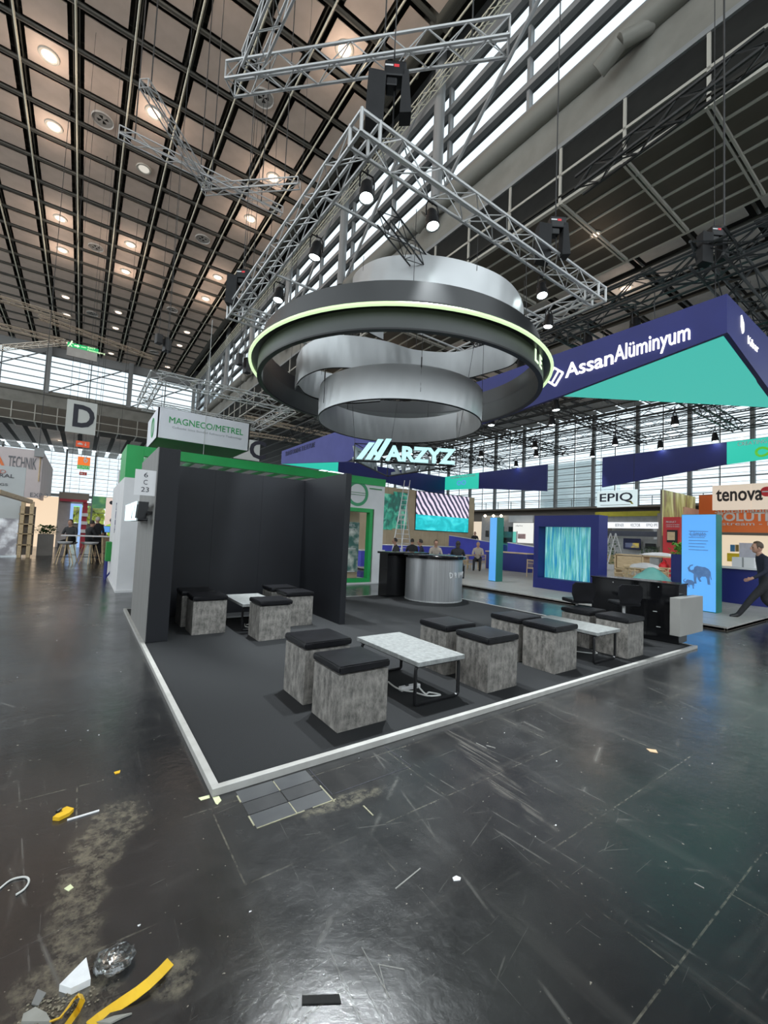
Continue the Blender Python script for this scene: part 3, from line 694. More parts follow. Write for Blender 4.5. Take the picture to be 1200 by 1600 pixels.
# spiral ribbon: starts high, goes round the near side, over the back and into a smaller loop
sp = []
for a, r, z in ((98, 1.5, 6.85), (130, 1.6, 6.8), (165, 1.75, 6.65), (200, 1.85, 6.45), (235, 1.86, 6.28), (270, 1.86, 6.2), (300, 1.86, 6.12), (330, 1.86, 6.05)):
    sp.append((5.03+r*math.cos(math.radians(a)), 4.06+r*math.sin(math.radians(a)), z))
for p in ((765, 537, 5.92), (711, 550, 5.8), (650, 547, 5.68), (605, 534, 5.6), (553, 525, 5.52), (508, 526, 5.46), (475, 542, 5.4), (464, 562, 5.34)): 
    q = pz(*p); sp.append((q.x, q.y, q.z))
for p in ((466, 603, 4.66), (477, 615, 4.64), (500, 624, 4.62), (545, 630, 4.6), (594, 627, 4.58)):
    q = pz(*p); sp.append((q.x, q.y, q.z+.66))
spir, spo = ribbon('silver_spiral', sp, .66, M_SILV, 'silver fabric ribbon spiralling down from above the dark ring to a small loop at left')

# ------------------------------------------------------------------ square truss above the booth
def tsq(name, label, x0, x1, y0, y1, z, s, m, group=None):
    t = thing(name, label, 'truss', (x0, y0, z))
    c = [(x0, y0), (x1, y0), (x1, y1), (x0, y1)]
    for i in range(4):
        a = Vector((*c[i], z)); b = Vector((*c[(i+1) % 4], z)); d = (b-a).normalized()
        truss(name, '', a+d*(s/2), b-d*(s/2), s, m, parent=t, bay=.36, rc=.026, rb=.010)
    for x, y in c:
        for i in (-1, 1):
            for j in (-1, 1): rod('corner_post', (x+i*s/2, y+j*s/2, z-s/2-.02), (x+i*s/2, y+j*s/2, z+s/2+.02), .026, m, t, 8)
        for k in (-1, 1):
            for j in (-1, 1):
                rod('corner_bar', (x-s/2, y+j*s/2, z+k*s/2), (x+s/2, y+j*s/2, z+k*s/2), .026, m, t, 8); rod('corner_bar', (x+j*s/2, y-s/2, z+k*s/2), (x+j*s/2, y+s/2, z+k*s/2), .026, m, t, 8)
    return t
TX0, TX1, TY0, TY1, TZ = 2.0, 7.85, 2.05, 7.9, 6.86
sqt = tsq('square_truss', 'square aluminium box truss carrying the rings above the booth', TX0, TX1, TY0, TY1, TZ, .29, M_ALU)
rod('cross_pipe', (TX0, 3.2, 6.74), (TX1, 3.2, 6.74), .025, M_ALU, sqt, 8)
rod('cross_pipe', (TX0, 5.6, 6.74), (TX1, 5.6, 6.74), .025, M_ALU, sqt, 8)
truss('inner_truss', 'thin black lattice bar slung under the square aluminium truss', (2.6, 2.4, 6.25), (7.4, 4.6, 6.35), .22, M_DTRUSS, single=False, rc=.014, rb=.007, bay=.3)
# suspension cables
def wire(name, p, q, label, r=.006, m=None, cat='cable', group=None):
    o = MB().tube(p, q, r, 5).build(name, m or M_CABLE); tag(o, label, cat, group); return o
cabs = []
for i in range(8):
    a = 2*PI*i/8+.2
    rod('suspension_wire', (RX+2.99*math.cos(a), RY+2.99*math.sin(a), 5.5), (RX+2.95*math.cos(a), RY+2.95*math.sin(a), 6.74), .005, M_CABLE, ring, 4)
for i in range(5):
    a = 2*PI*i/5+.5
    rod('suspension_wire', (4.93+1.8*math.cos(a), 4.91+1.8*math.sin(a), 4.2), (4.93+1.8*math.cos(a), 4.91+1.8*math.sin(a), 6.74), .005, M_CABLE, lowr, 4)
    rod('turnbuckle', (4.93+1.8*math.cos(a), 4.91+1.8*math.sin(a), 4.66), (4.93+1.8*math.cos(a), 4.91+1.8*math.sin(a), 4.85), .012, M_CABLE, lowr, 6)
for i in (5, 25, 45, 62, 80, 100, 120, 140, 160, 180):
    if i < len(spo): p = spo[i]; rod('suspension_wire', (p.x, p.y, p.z-.1), (p.x, p.y, max(6.74, p.z+.05)), .005, M_CABLE, spir, 4)

# hanging letter sign: triangular frame
A3, B3, C3 = Vector((3.81, 4.93, 3.08)), Vector((5.66, 3.82, 3.08)), Vector((5.63, 6.26, 3.08))
sg = thing('hanging_letter_sign', 'triangular hanging frame with cyan-white lit letters below the silver ring', 'sign', (5.0, 5.0, 3.08))
for p, q in ((A3, B3), (B3, C3), (C3, A3)):
    rod('frame_bar', p, q, .018, M_BLK, sg, 6); rod('frame_bar', p+Vector((0, 0, .36)), q+Vector((0, 0, .36)), .010, M_BLK, sg, 6)
    rod('frame_post', p, p+Vector((0, 0, .36)), .012, M_BLK, sg, 6)
    rod('hanger_wire', p+Vector((0, 0, .36)), (p.x, 3.2 if p.y < 4 else 5.6, 6.74), .004, M_CABLE, sg, 4)
def signface(P, Q, glow=True):
    d = (Q-P).normalized(); Lg = (Q-P).length; nn = d.cross(Vector((0, 0, 1)))
    o0 = P+nn*.03+Vector((0, 0, .03)); H = .40
    text('lettering', 'ARZYZ', o0+d*(Lg*.30), d, (0, 0, 1), Lg*.69, .33, M_LETT, sg, .012, .04)
    text('letter_return', 'ARZYZ', o0+d*(Lg*.30)-nn*.0, d, (0, 0, 1), Lg*.69, .33, pm('letter_grey', (.3, .33, .34), None, 3, .5), sg, -.07, .045)
    W_ = Lg*.055
    def bar(x0, x1, z0, z1, w=W_):
        m = MB(); pts = [o0+d*x0+Vector((0, 0, z0)), o0+d*(x0+w)+Vector((0, 0, z0)), o0+d*(x1+w)+Vector((0, 0, z1)), o0+d*x1+Vector((0, 0, z1))]
        m.prism(pts, nn*.03); m.build('logo_bar', M_LETT, sg)
    s_ = Lg*.115
    bar(Lg*.02, Lg*.02+s_, .0, .36); bar(Lg*.105, Lg*.105+s_, -.0, .44); bar(Lg*.185, Lg*.185+s_, .0, .46)
    bar(Lg*.195, Lg*.165, .10, .24, W_*.7)
signface(A3, B3)
for P_, Q_ in ((B3, C3), (C3, A3)):
    d = (Q_-P_).normalized(); nn = d.cross(Vector((0, 0, 1))); Lg = (Q_-P_).length
    text('letter_return', 'ARZYZ', P_+d*(Lg*.30)+nn*.03+Vector((0, 0, .03)), d, (0, 0, 1), Lg*.66, .30, MATS['letter_grey'], sg, .06, .04)

# spotlights on the truss
def spot(x, y, z, label, aim, power=SPOT_W, scale=1.0, group='black spotlights on the square truss', lit=True, top=None):
    """black theatre lamp hanging by a yoke at (x, y, z)"""
    t = thing('stage_spotlight', label, 'spotlight', (x, y, z), 0, group)
    d = (Vector(aim)-Vector((x, y, z))).normalized()
    R = Matrix.Translation((x, y, z))@Vector((0, 0, -1)).rotation_difference(d).to_matrix().to_4x4(); s = scale
    def put(mb, nm, m, par=None):
        me = mb.mesh(nm, m); o = inst(nm, me, par or t, R); return o
    hs_ = put(MB().lathe([(0, .14*s), (.06*s, .14*s), (.085*s, .10*s), (.09*s, 0), (.105*s, -.03*s), (.11*s, -.15*s), (.10*s, -.155*s), (.085*s, -.13*s), (0, -.13*s)], n=18), 'housing', M_BLK)
    put(MB().lathe([(0, -.132*s), (.088*s, -.132*s), (.088*s, -.138*s), (0, -.145*s)], n=16), 'lens', M_SPOTL, hs_)
    m = MB(); h = .24*s
    m.path([(x-.12*s, y, z), (x-.12*s, y, z+h*.7), (x-.09*s, y, z+h), (x+.09*s, y, z+h), (x+.12*s, y, z+h*.7), (x+.12*s, y, z)], .012*s, 5); m.build('yoke', M_BLK, t)
    m = MB(); m.tube((x, y, z+h-.01), (x, y, (top or z+h+.1)), .018*s, 6); m.build('clamp', M_BLK, t)
    if lit:
        L = bpy.data.lights.new('spot', 'SPOT'); L.energy = power; L.color = (.90, .97, 1.0); L.spot_size = math.radians(62); L.spot_blend = .7; L.shadow_soft_size = .08
        lo = bpy.data.objects.new('beam', L); COL.objects.link(lo); lo.matrix_basis = Matrix.Translation(Vector((x, y, z))+d*.17*s)@Vector((0, 0, -1)).rotation_difference(d).to_matrix().to_4x4()
        adopt(lo, t)
    return t
spot(2.25, 2.35, 6.42, 'brightest black spotlight under the near corner of the square truss', (1.6, 1.3, .2), top=6.72)
spot(3.35, 2.2, 6.45, 'black spotlight on the near side of the square truss, second from the corner', (3.4, 1.0, .2), top=6.72)
spot(2.28, 4.0, 6.45, 'black spotlight on the left side of the square truss', (1.3, 4.4, .3), top=6.72)
spot(2.3, 5.75, 6.45, 'black spotlight on the left side of the square truss, partly behind the ring', (1.5, 5.3, 1.5), top=6.72)
spot(6.25, 2.25, 6.45, 'black spotlight under the right half of the near truss side', (5.3, .8, .2), top=6.72)
spot(7.55, 2.95, 6.55, 'black spotlight near the right corner of the square truss', (6.8, 3.2, .2), top=6.72)
spot(7.6, 6.0, 6.5, 'small lit spotlight seen through the dark ring on the far truss side', (6.5, 5.3, .8), top=6.72)

# hoists
def hoist(x, y, z, label, big=True, chain_top=25.4):
    t = thing('chain_hoist', label, 'hoist', (x, y, z), .5)
    def P(o): o.parent = t; return o
    P(MB().cbox((-.13, -.10, 0), (.17, .10, .22), .025).build('motor_housing', M_BLK)); P(MB().cbox((-.10, -.08, -.12), (.05, .08, 0), .02).build('gearbox', M_BLK))
    P(MB().box((.0, -.102, .12), (.07, -.098, .16)).build('sticker', pm('sticker_red', (.7, .02, .03), None, 3, .5))); P(MB().box((-.12, -.102, .13), (-.01, -.098, .155)).build('sticker', M_WHITE))
    m = MB(); m.prism([(-.36, -.1, -.62), (-.12, -.1, -.66), (-.10, -.1, .05), (-.34, -.1, .08)], (0, .2, 0)); P(m.build('chain_bag', pm('bag_black', (.008, .008, .009), None, 5, .8)))
    P(MB().tube((0, 0, .2), (0, 0, .42), .012, 6).build('hook', M_BLK)); P(MB().tube((0, 0, .42), (0, 0, chain_top-z), .009, 5).build('chain', M_CABLE))
    P(MB().tube((.02, 0, -.12), (.02, 0, 7.0-z+.0), .012, 5).build('load_chain', M_BLK))
    t.rotation_euler[2] = -.58
    P(MB().prism([(.1, -.1, -.52), (.26, -.1, -.5), (.2, -.1, .1), (.12, -.1, .1)], (0, .2, 0)).build('side_bag', pm('bag_black', (.008, .008, .009))))
    return t
hoist(2.35, 1.95, 7.75, 'black chain hoist with a red sticker hanging over the near truss corner')
hoist(6.2, 1.95, 7.45, 'black chain hoist over the right half of the near truss side')
hoist(2.05, 7.6, 7.55, 'black chain hoist over the far left corner of the square truss')

# upper trusses
def at9(x, y, z=9.05): return pz(x, y, z)
a, b = pz(795, 57, 9.1), pz(360, 124, 9.1)
truss('cross_truss', 'long aluminium truss crossing the top of the view above the booth', a, b, .30, M_ALU, bay=.30, rc=.024, rb=.009)
b1 = b+(a-b).normalized()*.35; c2 = pz(437, 0, 9.3); c2 = b1+(c2-b1)*1.6
truss('cross_truss', 'aluminium truss branching upward out of the frame from the end of the long one', b1+Vector((0, 0, .2)), c2, .28, M_ALU, bay=.30, rc=.022, rb=.009)
for k, pp in enumerate((a+(b-a)*.12, a+(b-a)*.42, a+(b-a)*.9)):
    wire('suspension_chain', pp, (pp.x, pp.y, 25.6), 'dark chain holding the long upper truss, %s from the right' % ORD[k], .012)
ZL = 15.0
for lb, p, q in (('slanting pale truss below the hall ceiling at upper left', (225, 130), (325, 293)), ('pale truss at upper left crossing under the slanting one', (186, 206), (440, 331)), ('short pale truss at upper left leading towards the square truss', (318, 296), (467, 286))):
    A_ = pz(*p, ZL); B_ = pz(*q, ZL); truss('ceiling_truss', lb, A_, B_, .28, M_ALU, bay=.5, rc=.024, rb=.011)
    for k, t_ in enumerate((.08, .85)):
        P_ = A_+(B_-A_)*t_; wire('suspension_chain', P_, (P_.x, P_.y, 25.6), 'dark chain holding the %s, %s end' % (lb.split(' at ')[0].split(' below ')[0], ('left', 'right')[k]), .02)
for lb, p, q, z in (('long thin truss under the ceiling at the left edge, the upper one', (-30, 458), (112, 500), 17), ('thin truss at the left edge just above the exit sign', (-30, 502), (100, 534), 16), ('thin truss at the left edge running level to the exit sign', (-30, 546), (105, 535), 16), ('thin pale girder passing behind the exit sign toward the right', (60, 495), (240, 560), 18),
                   ('warm lit truss over the rear aisle behind the letter C sign', (382, 652), (560, 690), 11), ('second warm lit truss over the rear aisle below the first', (380, 676), (470, 690), 11)):
    truss('ceiling_truss', lb, pz(*p, z), pz(*q, z), .32, pm('warm_lit_alu', (.50, .42, .33), (.58, .50, .40), 10, .45, .3), single=False, rc=.035, rb=.016)  # warm light on these trusses is put into the metal colour

# ================================================================== GREEN AND WHITE NEIGHBOUR BOOTH (behind the partition)
gb = thing('green_frame_booth', 'white booth framed in bright green standing behind the dark partition', 'booth', (3.6, 8.7, 0))
GH = 3.38
MB().box((.02, 8.72, 0), (.37, 8.86, 2.62)).build('left_column', M_WHITE, gb)
MB().box((.02, 8.72, 2.62), (.37, 8.86, GH)).build('column_head', M_GREEN, gb)
MB().box((.02, 8.86, 0), (.12, 12.9, 2.62)).build('side_wall', M_WHITE, gb)
MB().box((.02, 8.86, 2.62), (.12, 10.4, GH)).build('side_head', M_GREEN, gb)
MB().box((.37, 8.70, 3.15), (7.33, 8.86, GH)).build('front_beam', M_GREEN, gb)
for k in range(13):
    MB().box((.55+.46*k, 8.86, 3.16), (.62+.46*k, 11.4, 3.36)).build('roof_slat', M_GREEN, gb); MB().box((.62+.46*k, 8.86, 3.16), (.86+.46*k, 11.4, 3.19)).build('ceiling_plank', M_WHITE, gb)
MB().box((.37, 11.4, 2.98), (7.33, 11.56, GH)).build('rear_beam', M_GREEN, gb)
# right white wall with doorway
m = MB(); m.box((5.4, 8.73, 0), (5.7, 8.85, 3.2)).box((6.95, 8.73, 0), (7.33, 8.85, 3.2)).box((5.7, 8.73, 2.38), (6.95, 8.85, 3.2)); m.build('right_wall', M_WHITE, gb)
MB().box((5.4, 8.71, 3.18), (7.34, 8.87, GH)).build('right_wall_head', M_GREEN, gb)
m = MB(); m.box((5.7, 8.70, 2.26), (6.88, 8.90, 2.38)).box((6.77, 8.70, .05), (6.88, 8.9, 2.26)).box((5.7, 8.70, .05), (6.77, 8.9, .17)); m.build('doorway_frame', M_GREEN, gb)
MB().box((5.3, 9.5, .3), (6.9, 9.55, 1.95)).build('poster_board', screen('poster_dark', [(0, (.01, .03, .03)), (.45, (.03, .08, .07)), (.62, (.25, .28, .26)), (.8, (.5, .52, .5))], 3.2, .35, (1, 1, 1)), gb)
text('poster_text', 'OVERTIMES.', (5.75, 9.49, 1.80), (1, 0, 0), (0, 0, 1), 1.0, .08, M_WHITE, gb, .002, .01); text('poster_text', 'PERFORMANCE', (5.75, 9.49, 1.66), (1, 0, 0), (0, 0, 1), 1.05, .08, M_WHITE, gb, .002, .01)
MB().box((5.3, 9.6, 0), (6.95, 9.66, 2.9)).build('inner_wall', M_BEIGE, gb)
for z in (.3, 1.05): MB().box((5.4, 9.44, z), (6.75, 9.47, z+.03)).build('poster_line', M_WHITE, gb)
MB().box((.12, 12.8, 0), (5.4, 12.9, 3.2)).build('rear_wall', M_WHITE, gb)
MB().box((.0, 8.66, -0), (7.36, 12.9, .05)).build('base_plate', M_WHITE, gb)
def ringmark(c, r0, r1, plane, m, parent, name='round_mark', t=.01):
    mb = MB(); mb.lathe([(r0, 0), (r1, 0), (r1, t), (r0, t), (r0, 0)], c, 32, axis=plane); return mb.build(name, m, parent)
rc_ = py(559, 771, 8.72); ringmark((rc_.x, 8.73, rc_.z), .30, .40, (0, -1, 0), pm('mark_green', (.03, .27, .11), None, 3, .5), gb)
for z in (-.04, .03): MB().box((rc_.x-.33, 8.715, rc_.z+z-.006), (rc_.x+.33, 8.73, rc_.z+z+.006)).build('mark_line', M_GREEND, gb)
p = py(595, 757, 8.7); MB().box((6.72, 8.70, 3.02), (7.2, 8.715, 3.05)).build('stand_lettering', M_GREEND, gb)
text('side_lettering', 'TECH', (.012, 10.6, 1.3), (0, 0, 1), (0, 1, 0), .8, .16, M_BLUE, gb, .004, .01)
MB().box((.37, 8.75, 1.02), (.9, 8.80, 1.07)).build('glass_edge_strip', M_BLUE, gb)
# pieces by the left aisle: green table frame with blue leg
t = thing('display_easel', 'green topped folding display with a blue leg beside the white side wall', 'display', (-.2, 11.5, 0))
ea, eb = py(167, 847, 11.4), py(181, 877, 11.4); ex0, ex1 = ea.x, eb.x
MB().box((ex0, 11.4, eb.z), (ex1, 12.0, ea.z)).build('panel', M_GREEND, t); MB().tube((ex0+.03, 11.42, 0), (ex0+.03, 11.42, eb.z), .03).build('leg', M_BLUE, t); MB().tube((ex1-.03, 11.42, .35), (ex0+.03, 11.42, .03), .02).build('leg', M_BLUE, t)
MB().tube((ex0+.03, 11.97, 0), (ex0+.03, 11.97, eb.z), .03).build('leg', M_BLUE, t)
ap = thing('yellow_display_figure', 'small lime green ball light seen through the gap beside the pillar', 'display', (.6, 10.4, 0))
MB().ball((.62, 10.4, 1.25), .10).build('ball', pm('lime', (.45, .7, .02), None, 3, .5), ap); MB().tube((.62, 10.4, 0.05), (.62, 10.4, 1.16), .02).build('stem', M_PIPE, ap)

# hanging box sign
sx0, sx1, sy0, sy1, sz0, sz1 = .63, 2.88, 9.0, 11.0, 3.70, 4.45
hs = thing('hanging_box_sign', 'white hanging box sign with green lettering above the green framed booth', 'sign', (1.7, 10, sz0))
m = MB(); m.box((sx0, sy0, sz0), (sx1, sy0+.03, sz1)).box((sx0, sy1-.03, sz0), (sx1, sy1, sz1)).box((sx0, sy0, sz0), (sx0+.03, sy1, sz1)).box((sx1-.03, sy0, sz0), (sx1, sy1, sz1)); m.build('fascia', M_WHITE2, hs)
MB().box((sx0+.01, sy0+.01, sz0+.0), (sx1-.01, sy1-.01, sz0+.02)).build('underside', M_GREEND, hs)
text('lettering', 'MAGNECO/METREL', (sx0+.25, sy0-.004, sz0+.40), (1, 0, 0), (0, 0, 1), 1.82, .16, M_GREEN, hs, .006, .0)
text('small_lettering', 'Colloidal Silica Bonded Refractory Technology', (sx0+.33, sy0-.002, sz0+.26), (1, 0, 0), (0, 0, 1), 1.72, .07, pm('text_grey', (.32, .34, .36)), hs, .003)
ringmark((sx0-.002, 9.85, 4.08), .22, .26, (-1, 0, 0), M_GREEN, hs)
MB().box((sx0-.01, 9.83, 3.86), (sx0-.002, 9.87, 4.30)).build('mark_line', M_GREEN, hs)
MB().tube((1.72, 8.98, 3.35), (1.72, 8.98, 7.0), .008, 4).build('support_wire', M_LCABLE, hs)
for x in (.7, 2.8):
    for y in (9.1, 10.9): MB().tube((x, y, 4.4), (x, y, 5.05), .006, 4).build('hanger_wire', M_CABLE, hs)
t4 = thing('frame_truss', 'small aluminium box truss frame above the white hanging box sign', 'truss', (.8, 9.2, 5.2))
fc = [(.55, 9.1), (4.1, 9.1), (4.1, 12.2), (.55, 12.2)]
for i in range(4): truss('frame_truss', '', (*fc[i], 5.2), (*fc[(i+1) % 4], 5.2), .26, M_ALU, parent=t4, bay=.36, rc=.018, rb=.008, cap=False)
wire('suspension_wire', (.75, 9.1, 5.3), (.75, 9.1, 25.6), 'thin wire above the frame truss over the white box sign, left one', .006, M_CABLE)
wire('suspension_wire', (4.0, 9.1, 5.3), (4.0, 9.1, 25.6), 'thin wire above the frame truss over the white box sign, right one', .006, M_CABLE)

# row signs
def plate(name, label, p_tl, p_br, Y, th=.12):
    a = py(*p_tl, Y); b = py(*p_br, Y); t = thing(name, label, 'sign', (a.x, Y, b.z)); MB().box((a.x, Y, b.z), (b.x, Y+th, a.z)).build('panel', pm('sign_grey', (.50, .51, .48), (.54, .55, .52), 1, .6), t); return t, a, b
t, a, b = plate('row_sign', 'square grey hanging row sign with a large black letter D', (105.5, 623), (148.5, 680.5), 26)
text('letter', 'D', (a.x+.30, 25.99, b.z+.33), (1, 0, 0), (0, 0, 1), .98, 1.25, M_INK, t, .01, .03)
for x in (a.x+.1, b.x-.1): MB().tube((x, 26.05, a.z), (x, 26.05, 25.6), .012, 4).build('hanger_wire', M_CABLE, t)
t, a, b = plate('row_sign', 'grey hanging row sign with a black letter C behind the white box sign', (368, 683), (405, 721), 21)
text('letter', 'C', (a.x+.8, 20.99, b.z+.12), (1, 0, 0), (0, 0, 1), .95, 1.05, M_INK, t, .01, .03)
for x in (a.x+.1, b.x-.1): MB().tube((x, 21.05, a.z), (x, 21.05, 25.6), .012, 4).build('hanger_wire', M_CABLE, t)
a = py(106, 530, 22); b = py(153.5, 552, 22)
t = thing('exit_sign', 'green lit emergency exit sign hanging over the left aisle', 'sign', (a.x, 22, b.z))
MB().box((a.x, 22, b.z), (b.x, 22.1, a.z-.12)).build('panel', em('exit_green', (.01, .42, .12), .7), t); MB().box((a.x, 22.02, b.z-.42), (b.x-.03, 22.08, b.z)).build('lower_plate', pm('grey_plate', (.34, .31, .28)), t)
M_EXW = em('exit_white', (.75, 1, .6), .9)
MB().box((a.x+.52, 21.98, b.z+.12), (a.x+.72, 22, a.z-.22)).build('door_symbol', M_EXW, t)
m = MB(); zc = (a.z+b.z)/2-.06; m.prism([(a.x+.26, 21.99, zc-.03), (a.x+.38, 21.99, zc-.03), (a.x+.38, 21.99, zc-.08), (a.x+.47, 21.99, zc), (a.x+.38, 21.99, zc+.08), (a.x+.38, 21.99, zc+.03), (a.x+.26, 21.99, zc+.03)], (0, -.01, 0)); m.build('arrow_symbol', M_EXW, t)
m = MB(); m.ball((a.x+.16, 21.98, zc+.16), .035, n=6); m.tube((a.x+.15, 21.98, zc+.12), (a.x+.10, 21.98, zc), .03, 5); m.tube((a.x+.10, 21.98, zc), (a.x+.18, 21.98, zc-.08), .02, 4); m.tube((a.x+.10, 21.98, zc), (a.x+.03, 21.98, zc-.12), .02, 4); m.tube((a.x+.14, 21.98, zc+.1), (a.x+.22, 21.98, zc+.05), .016, 4); m.build('running_figure', M_EXW, t)
text('lettering', 'EXIT', (a.x+.78, 21.98, zc+.02), (1, 0, 0), (0, 0, 1), .3, .08, M_EXW, t, .006); text('lettering', 'Notausgang', (a.x+.78, 21.98, zc-.13), (1, 0, 0), (0, 0, 1), .7, .11, M_EXW, t, .006)
for x in (a.x+.05, b.x-.05): MB().tube((x, 22.05, a.z-.15), (x, 22.05, 25.6), .010, 4).build('hanger_wire', M_CABLE, t)
a = py(122, 713, 45); b = py(140, 734, 45)
t = thing('hall_number_sign', 'orange hanging sign with white number 6 over the left aisle', 'sign', (a.x, 45, b.z)); MB().box((a.x, 45, b.z+.35), (b.x, 45.15, a.z)).build('panel', em('sign_orange', (.95, .20, .02), .55), t); MB().box((a.x, 45, b.z), (b.x, 45.15, b.z+.35)).build('green_panel', em('sign_green2', (.05, .42, .1), .6), t)
text('number', '6', (a.x+.42, 44.98, b.z+.60), (1, 0, 0), (0, 0, 1), .34, .62, M_WHITE, t, .01, .02); text('lettering', 'EXIT', (a.x+.1, 44.98, b.z+.08), (1, 0, 0), (0, 0, 1), .9, .2, M_WHITE, t, .01); MB().tube(((a.x+b.x)/2, 45.07, a.z), ((a.x+b.x)/2, 45.07, 25.6), .02, 4).build('hanger_wire', M_CABLE, t)
for i, (tl, br, Y, lb) in enumerate([((119, 688), (139.5, 700), 30, 'small red pictogram sign hanging below the letter D sign'), ((124, 737), (135.5, 743), 46, 'tiny dark red sign hanging below the orange number sign')]):
    a = py(*tl, Y); b = py(*br, Y); t = thing('pictogram_sign', lb, 'sign', (a.x, Y, b.z)); MB().box((a.x, Y, b.z), (b.x, Y+.1, a.z)).build('panel', em('sign_red%d' % i, ((.75, .10, .03), (.35, .03, .02))[i], .4), t)
    m = MB(); cx = a.x+(b.x-a.x)*.7; zc = (a.z+b.z)/2; w = (a.z-b.z)*.3; m.box((cx-w*.15, Y-.02, zc-w*.2), (cx+w*.15, Y, zc+w)); m.prism([(cx-w*.6, Y-.02, zc-w*.1), (cx, Y-.02, zc-w), (cx+w*.6, Y-.02, zc-w*.1)], (0, .02, 0)); m.build('arrow_symbol', M_WHITE, t)
    m = MB(); m.box((a.x+(b.x-a.x)*.12, Y-.02, zc-w*.5), (a.x+(b.x-a.x)*.5, Y, zc+w*.2)); m.box((a.x+(b.x-a.x)*.2, Y-.02, zc+w*.2), (a.x+(b.x-a.x)*.42, Y, zc+w*.6)); m.build('pictogram', M_WHITE, t)
    MB().tube(((a.x+b.x)/2, Y+.05, a.z), ((a.x+b.x)/2, Y+.05, 25.6 if i == 0 else 25.6), .012, 4).build('hanger_wire', M_CABLE, t)
# black loudspeakers hanging in the nave
for i, (x, y, w, h) in enumerate([(248, 530, 9, 15), (261, 540, 10, 20), (374, 562, 8, 18), (386, 572, 9, 24)]):
    Y = 24 if i < 2 else 20; q = py(x, y, Y); s_ = w/FPX*((q-CAM).dot(_f)); hh = h/FPX*((q-CAM).dot(_f))
    t = thing('hanging_loudspeaker', ['black loudspeaker hanging high over the left booths, the left one of a pair', 'black loudspeaker hanging high over the left booths, the lower right one of a pair', 'small black box hanging beside the left end of the lit ring', 'dark tapering rigging bag hanging at the left end of the lit ring'][i], 'loudspeaker', tuple(q), .3)
    def P(o): o.parent = t; return o
    P(MB().cbox((-s_/2, -s_/2, -hh/2), (s_/2, s_/2, hh/2), s_*.08).build('cabinet', M_BLK)); P(MB().cbox((-s_*.42, -s_*.56, -hh*.44), (s_*.42, -s_*.48, hh*.44), s_*.02).build('grille', M_CABLE)); P(MB().tube((0, 0, hh/2), (0, 0, 25.6-q.z), .014, 4).build('hanger_wire', M_CABLE))

# ================================================================== LEFT AISLE
M_PINK = pm('booth_pinkwhite', (.58, .50, .49), (.62, .54, .53), 1, .6)
lb_ = thing('pink_white_fascia', 'pale pink hanging cube fascia with grey and orange lettering at the left edge', 'booth', (-4.5, 28, 3.0))
XE = -2.55
c1 = px(66, 706, -3.9)
# near face parallel to X at Y=26.5, side face receding
Y1 = 26.5; A_ = py(68, 705, Y1); B_ = py(64, 779, Y1)
MB().box((-9.5, Y1, B_.z), (A_.x, Y1+.1, A_.z)).build('front_face', M_PINK, lb_)
MB().box((A_.x-.1, Y1+.1, B_.z), (A_.x, Y1+9.5, A_.z)).build('side_face', M_PINK, lb_)
h_ = .85
q = py(16, 731, Y1); text('lettering', 'TECHNIK', (py(12, 729, Y1).x, Y1-.01, py(12, 730, Y1).z), (1, 0, 0), (0, 0, 1), py(57, 729, Y1).x-py(12, 729, Y1).x, .62, pm('text_dark', (.15, .15, .16)), lb_, .01, .01)
text('lettering', 'KERA', (py(12, 729, Y1).x-2.15, Y1-.01, py(12, 730, Y1).z), (1, 0, 0), (0, 0, 1), 2.05, .62, pm('text_orange', (.75, .18, .05)), lb_, .01, .02)
MB().box((A_.x-.35, Y1-.3, A_.z-.35), (A_.x+.05, Y1-.1, A_.z+.1)).build('corner_bracket', M_PIPE, lb_); MB().tube((A_.x-.1, Y1-.03, B_.z+.9), (A_.x-.1, Y1-.03, A_.z), .03).build('corner_pole', M_WOOD, lb_)
text('lettering', 'EXPO', (py(47, 775, Y1).x, Y1-.01, py(47, 776, Y1).z), (1, 0, 0), (0, 0, 1), .75, .22, pm('text_dark', (.15, .15, .16)), lb_, .01)
MB().tube((A_.x-.2, Y1+.1, A_.z), (A_.x-.2, Y1+.1, 25.6), .02, 4).build('hanger_wire', M_CABLE, lb_)
lp = thing('grey_mineral_booth', 'pale grey booth wall with dark lettering behind wooden slats at the left edge', 'booth', (-4, 20.5, 0))
Y2 = 20.5; A_ = py(41, 731, Y2); B_ = py(44, 872, Y2); C_ = py(33, 811, Y2)
MB().box((-8, Y2, C_.z), (A_.x, Y2+.1, A_.z)).build('upper_wall', pm('booth_pale', (.48, .50, .50), (.53, .55, .55), 1, .5), lp)
text('lettering', 'ALLIED', (A_.x-1.5, Y2-.01, py(20, 741, Y2).z), (1, 0, 0), (0, 0, 1), .88, .15, pm('text_red', (.45, .17, .13)), lp, .01, .005)
text('lettering', 'MINERAL', (A_.x-1.45, Y2-.01, py(20, 747, Y2).z), (1, 0, 0), (0, 0, 1), 1.1, .15, pm('text_dark'if 0 else 'text_dk2', (.1, .1, .11)), lp, .01, .01)
text('lettering', 'SAVINGS', (A_.x-1.35, Y2-.01, py(20, 760, Y2).z), (1, 0, 0), (0, 0, 1), .82, .1, MATS['text_dk2'], lp, .01, .01)
MB().box((-8, Y2+.02, .05), (C_.x, Y2+.08, C_.z)).build('lit_poster', screen('rock_poster', [(0, (.05, .05, .06)), (.45, (.2, .2, .22)), (.6, (.5, .52, .55)), (.8, (.75, .78, .8))], 2.2, .35), lp)
for i in range(7): MB().cbox((-5.7+.42*i, 16.2, 0), (-5.58+.42*i, 16.4, 2.35), .01).build('wooden_slat', M_WOOD, lp)
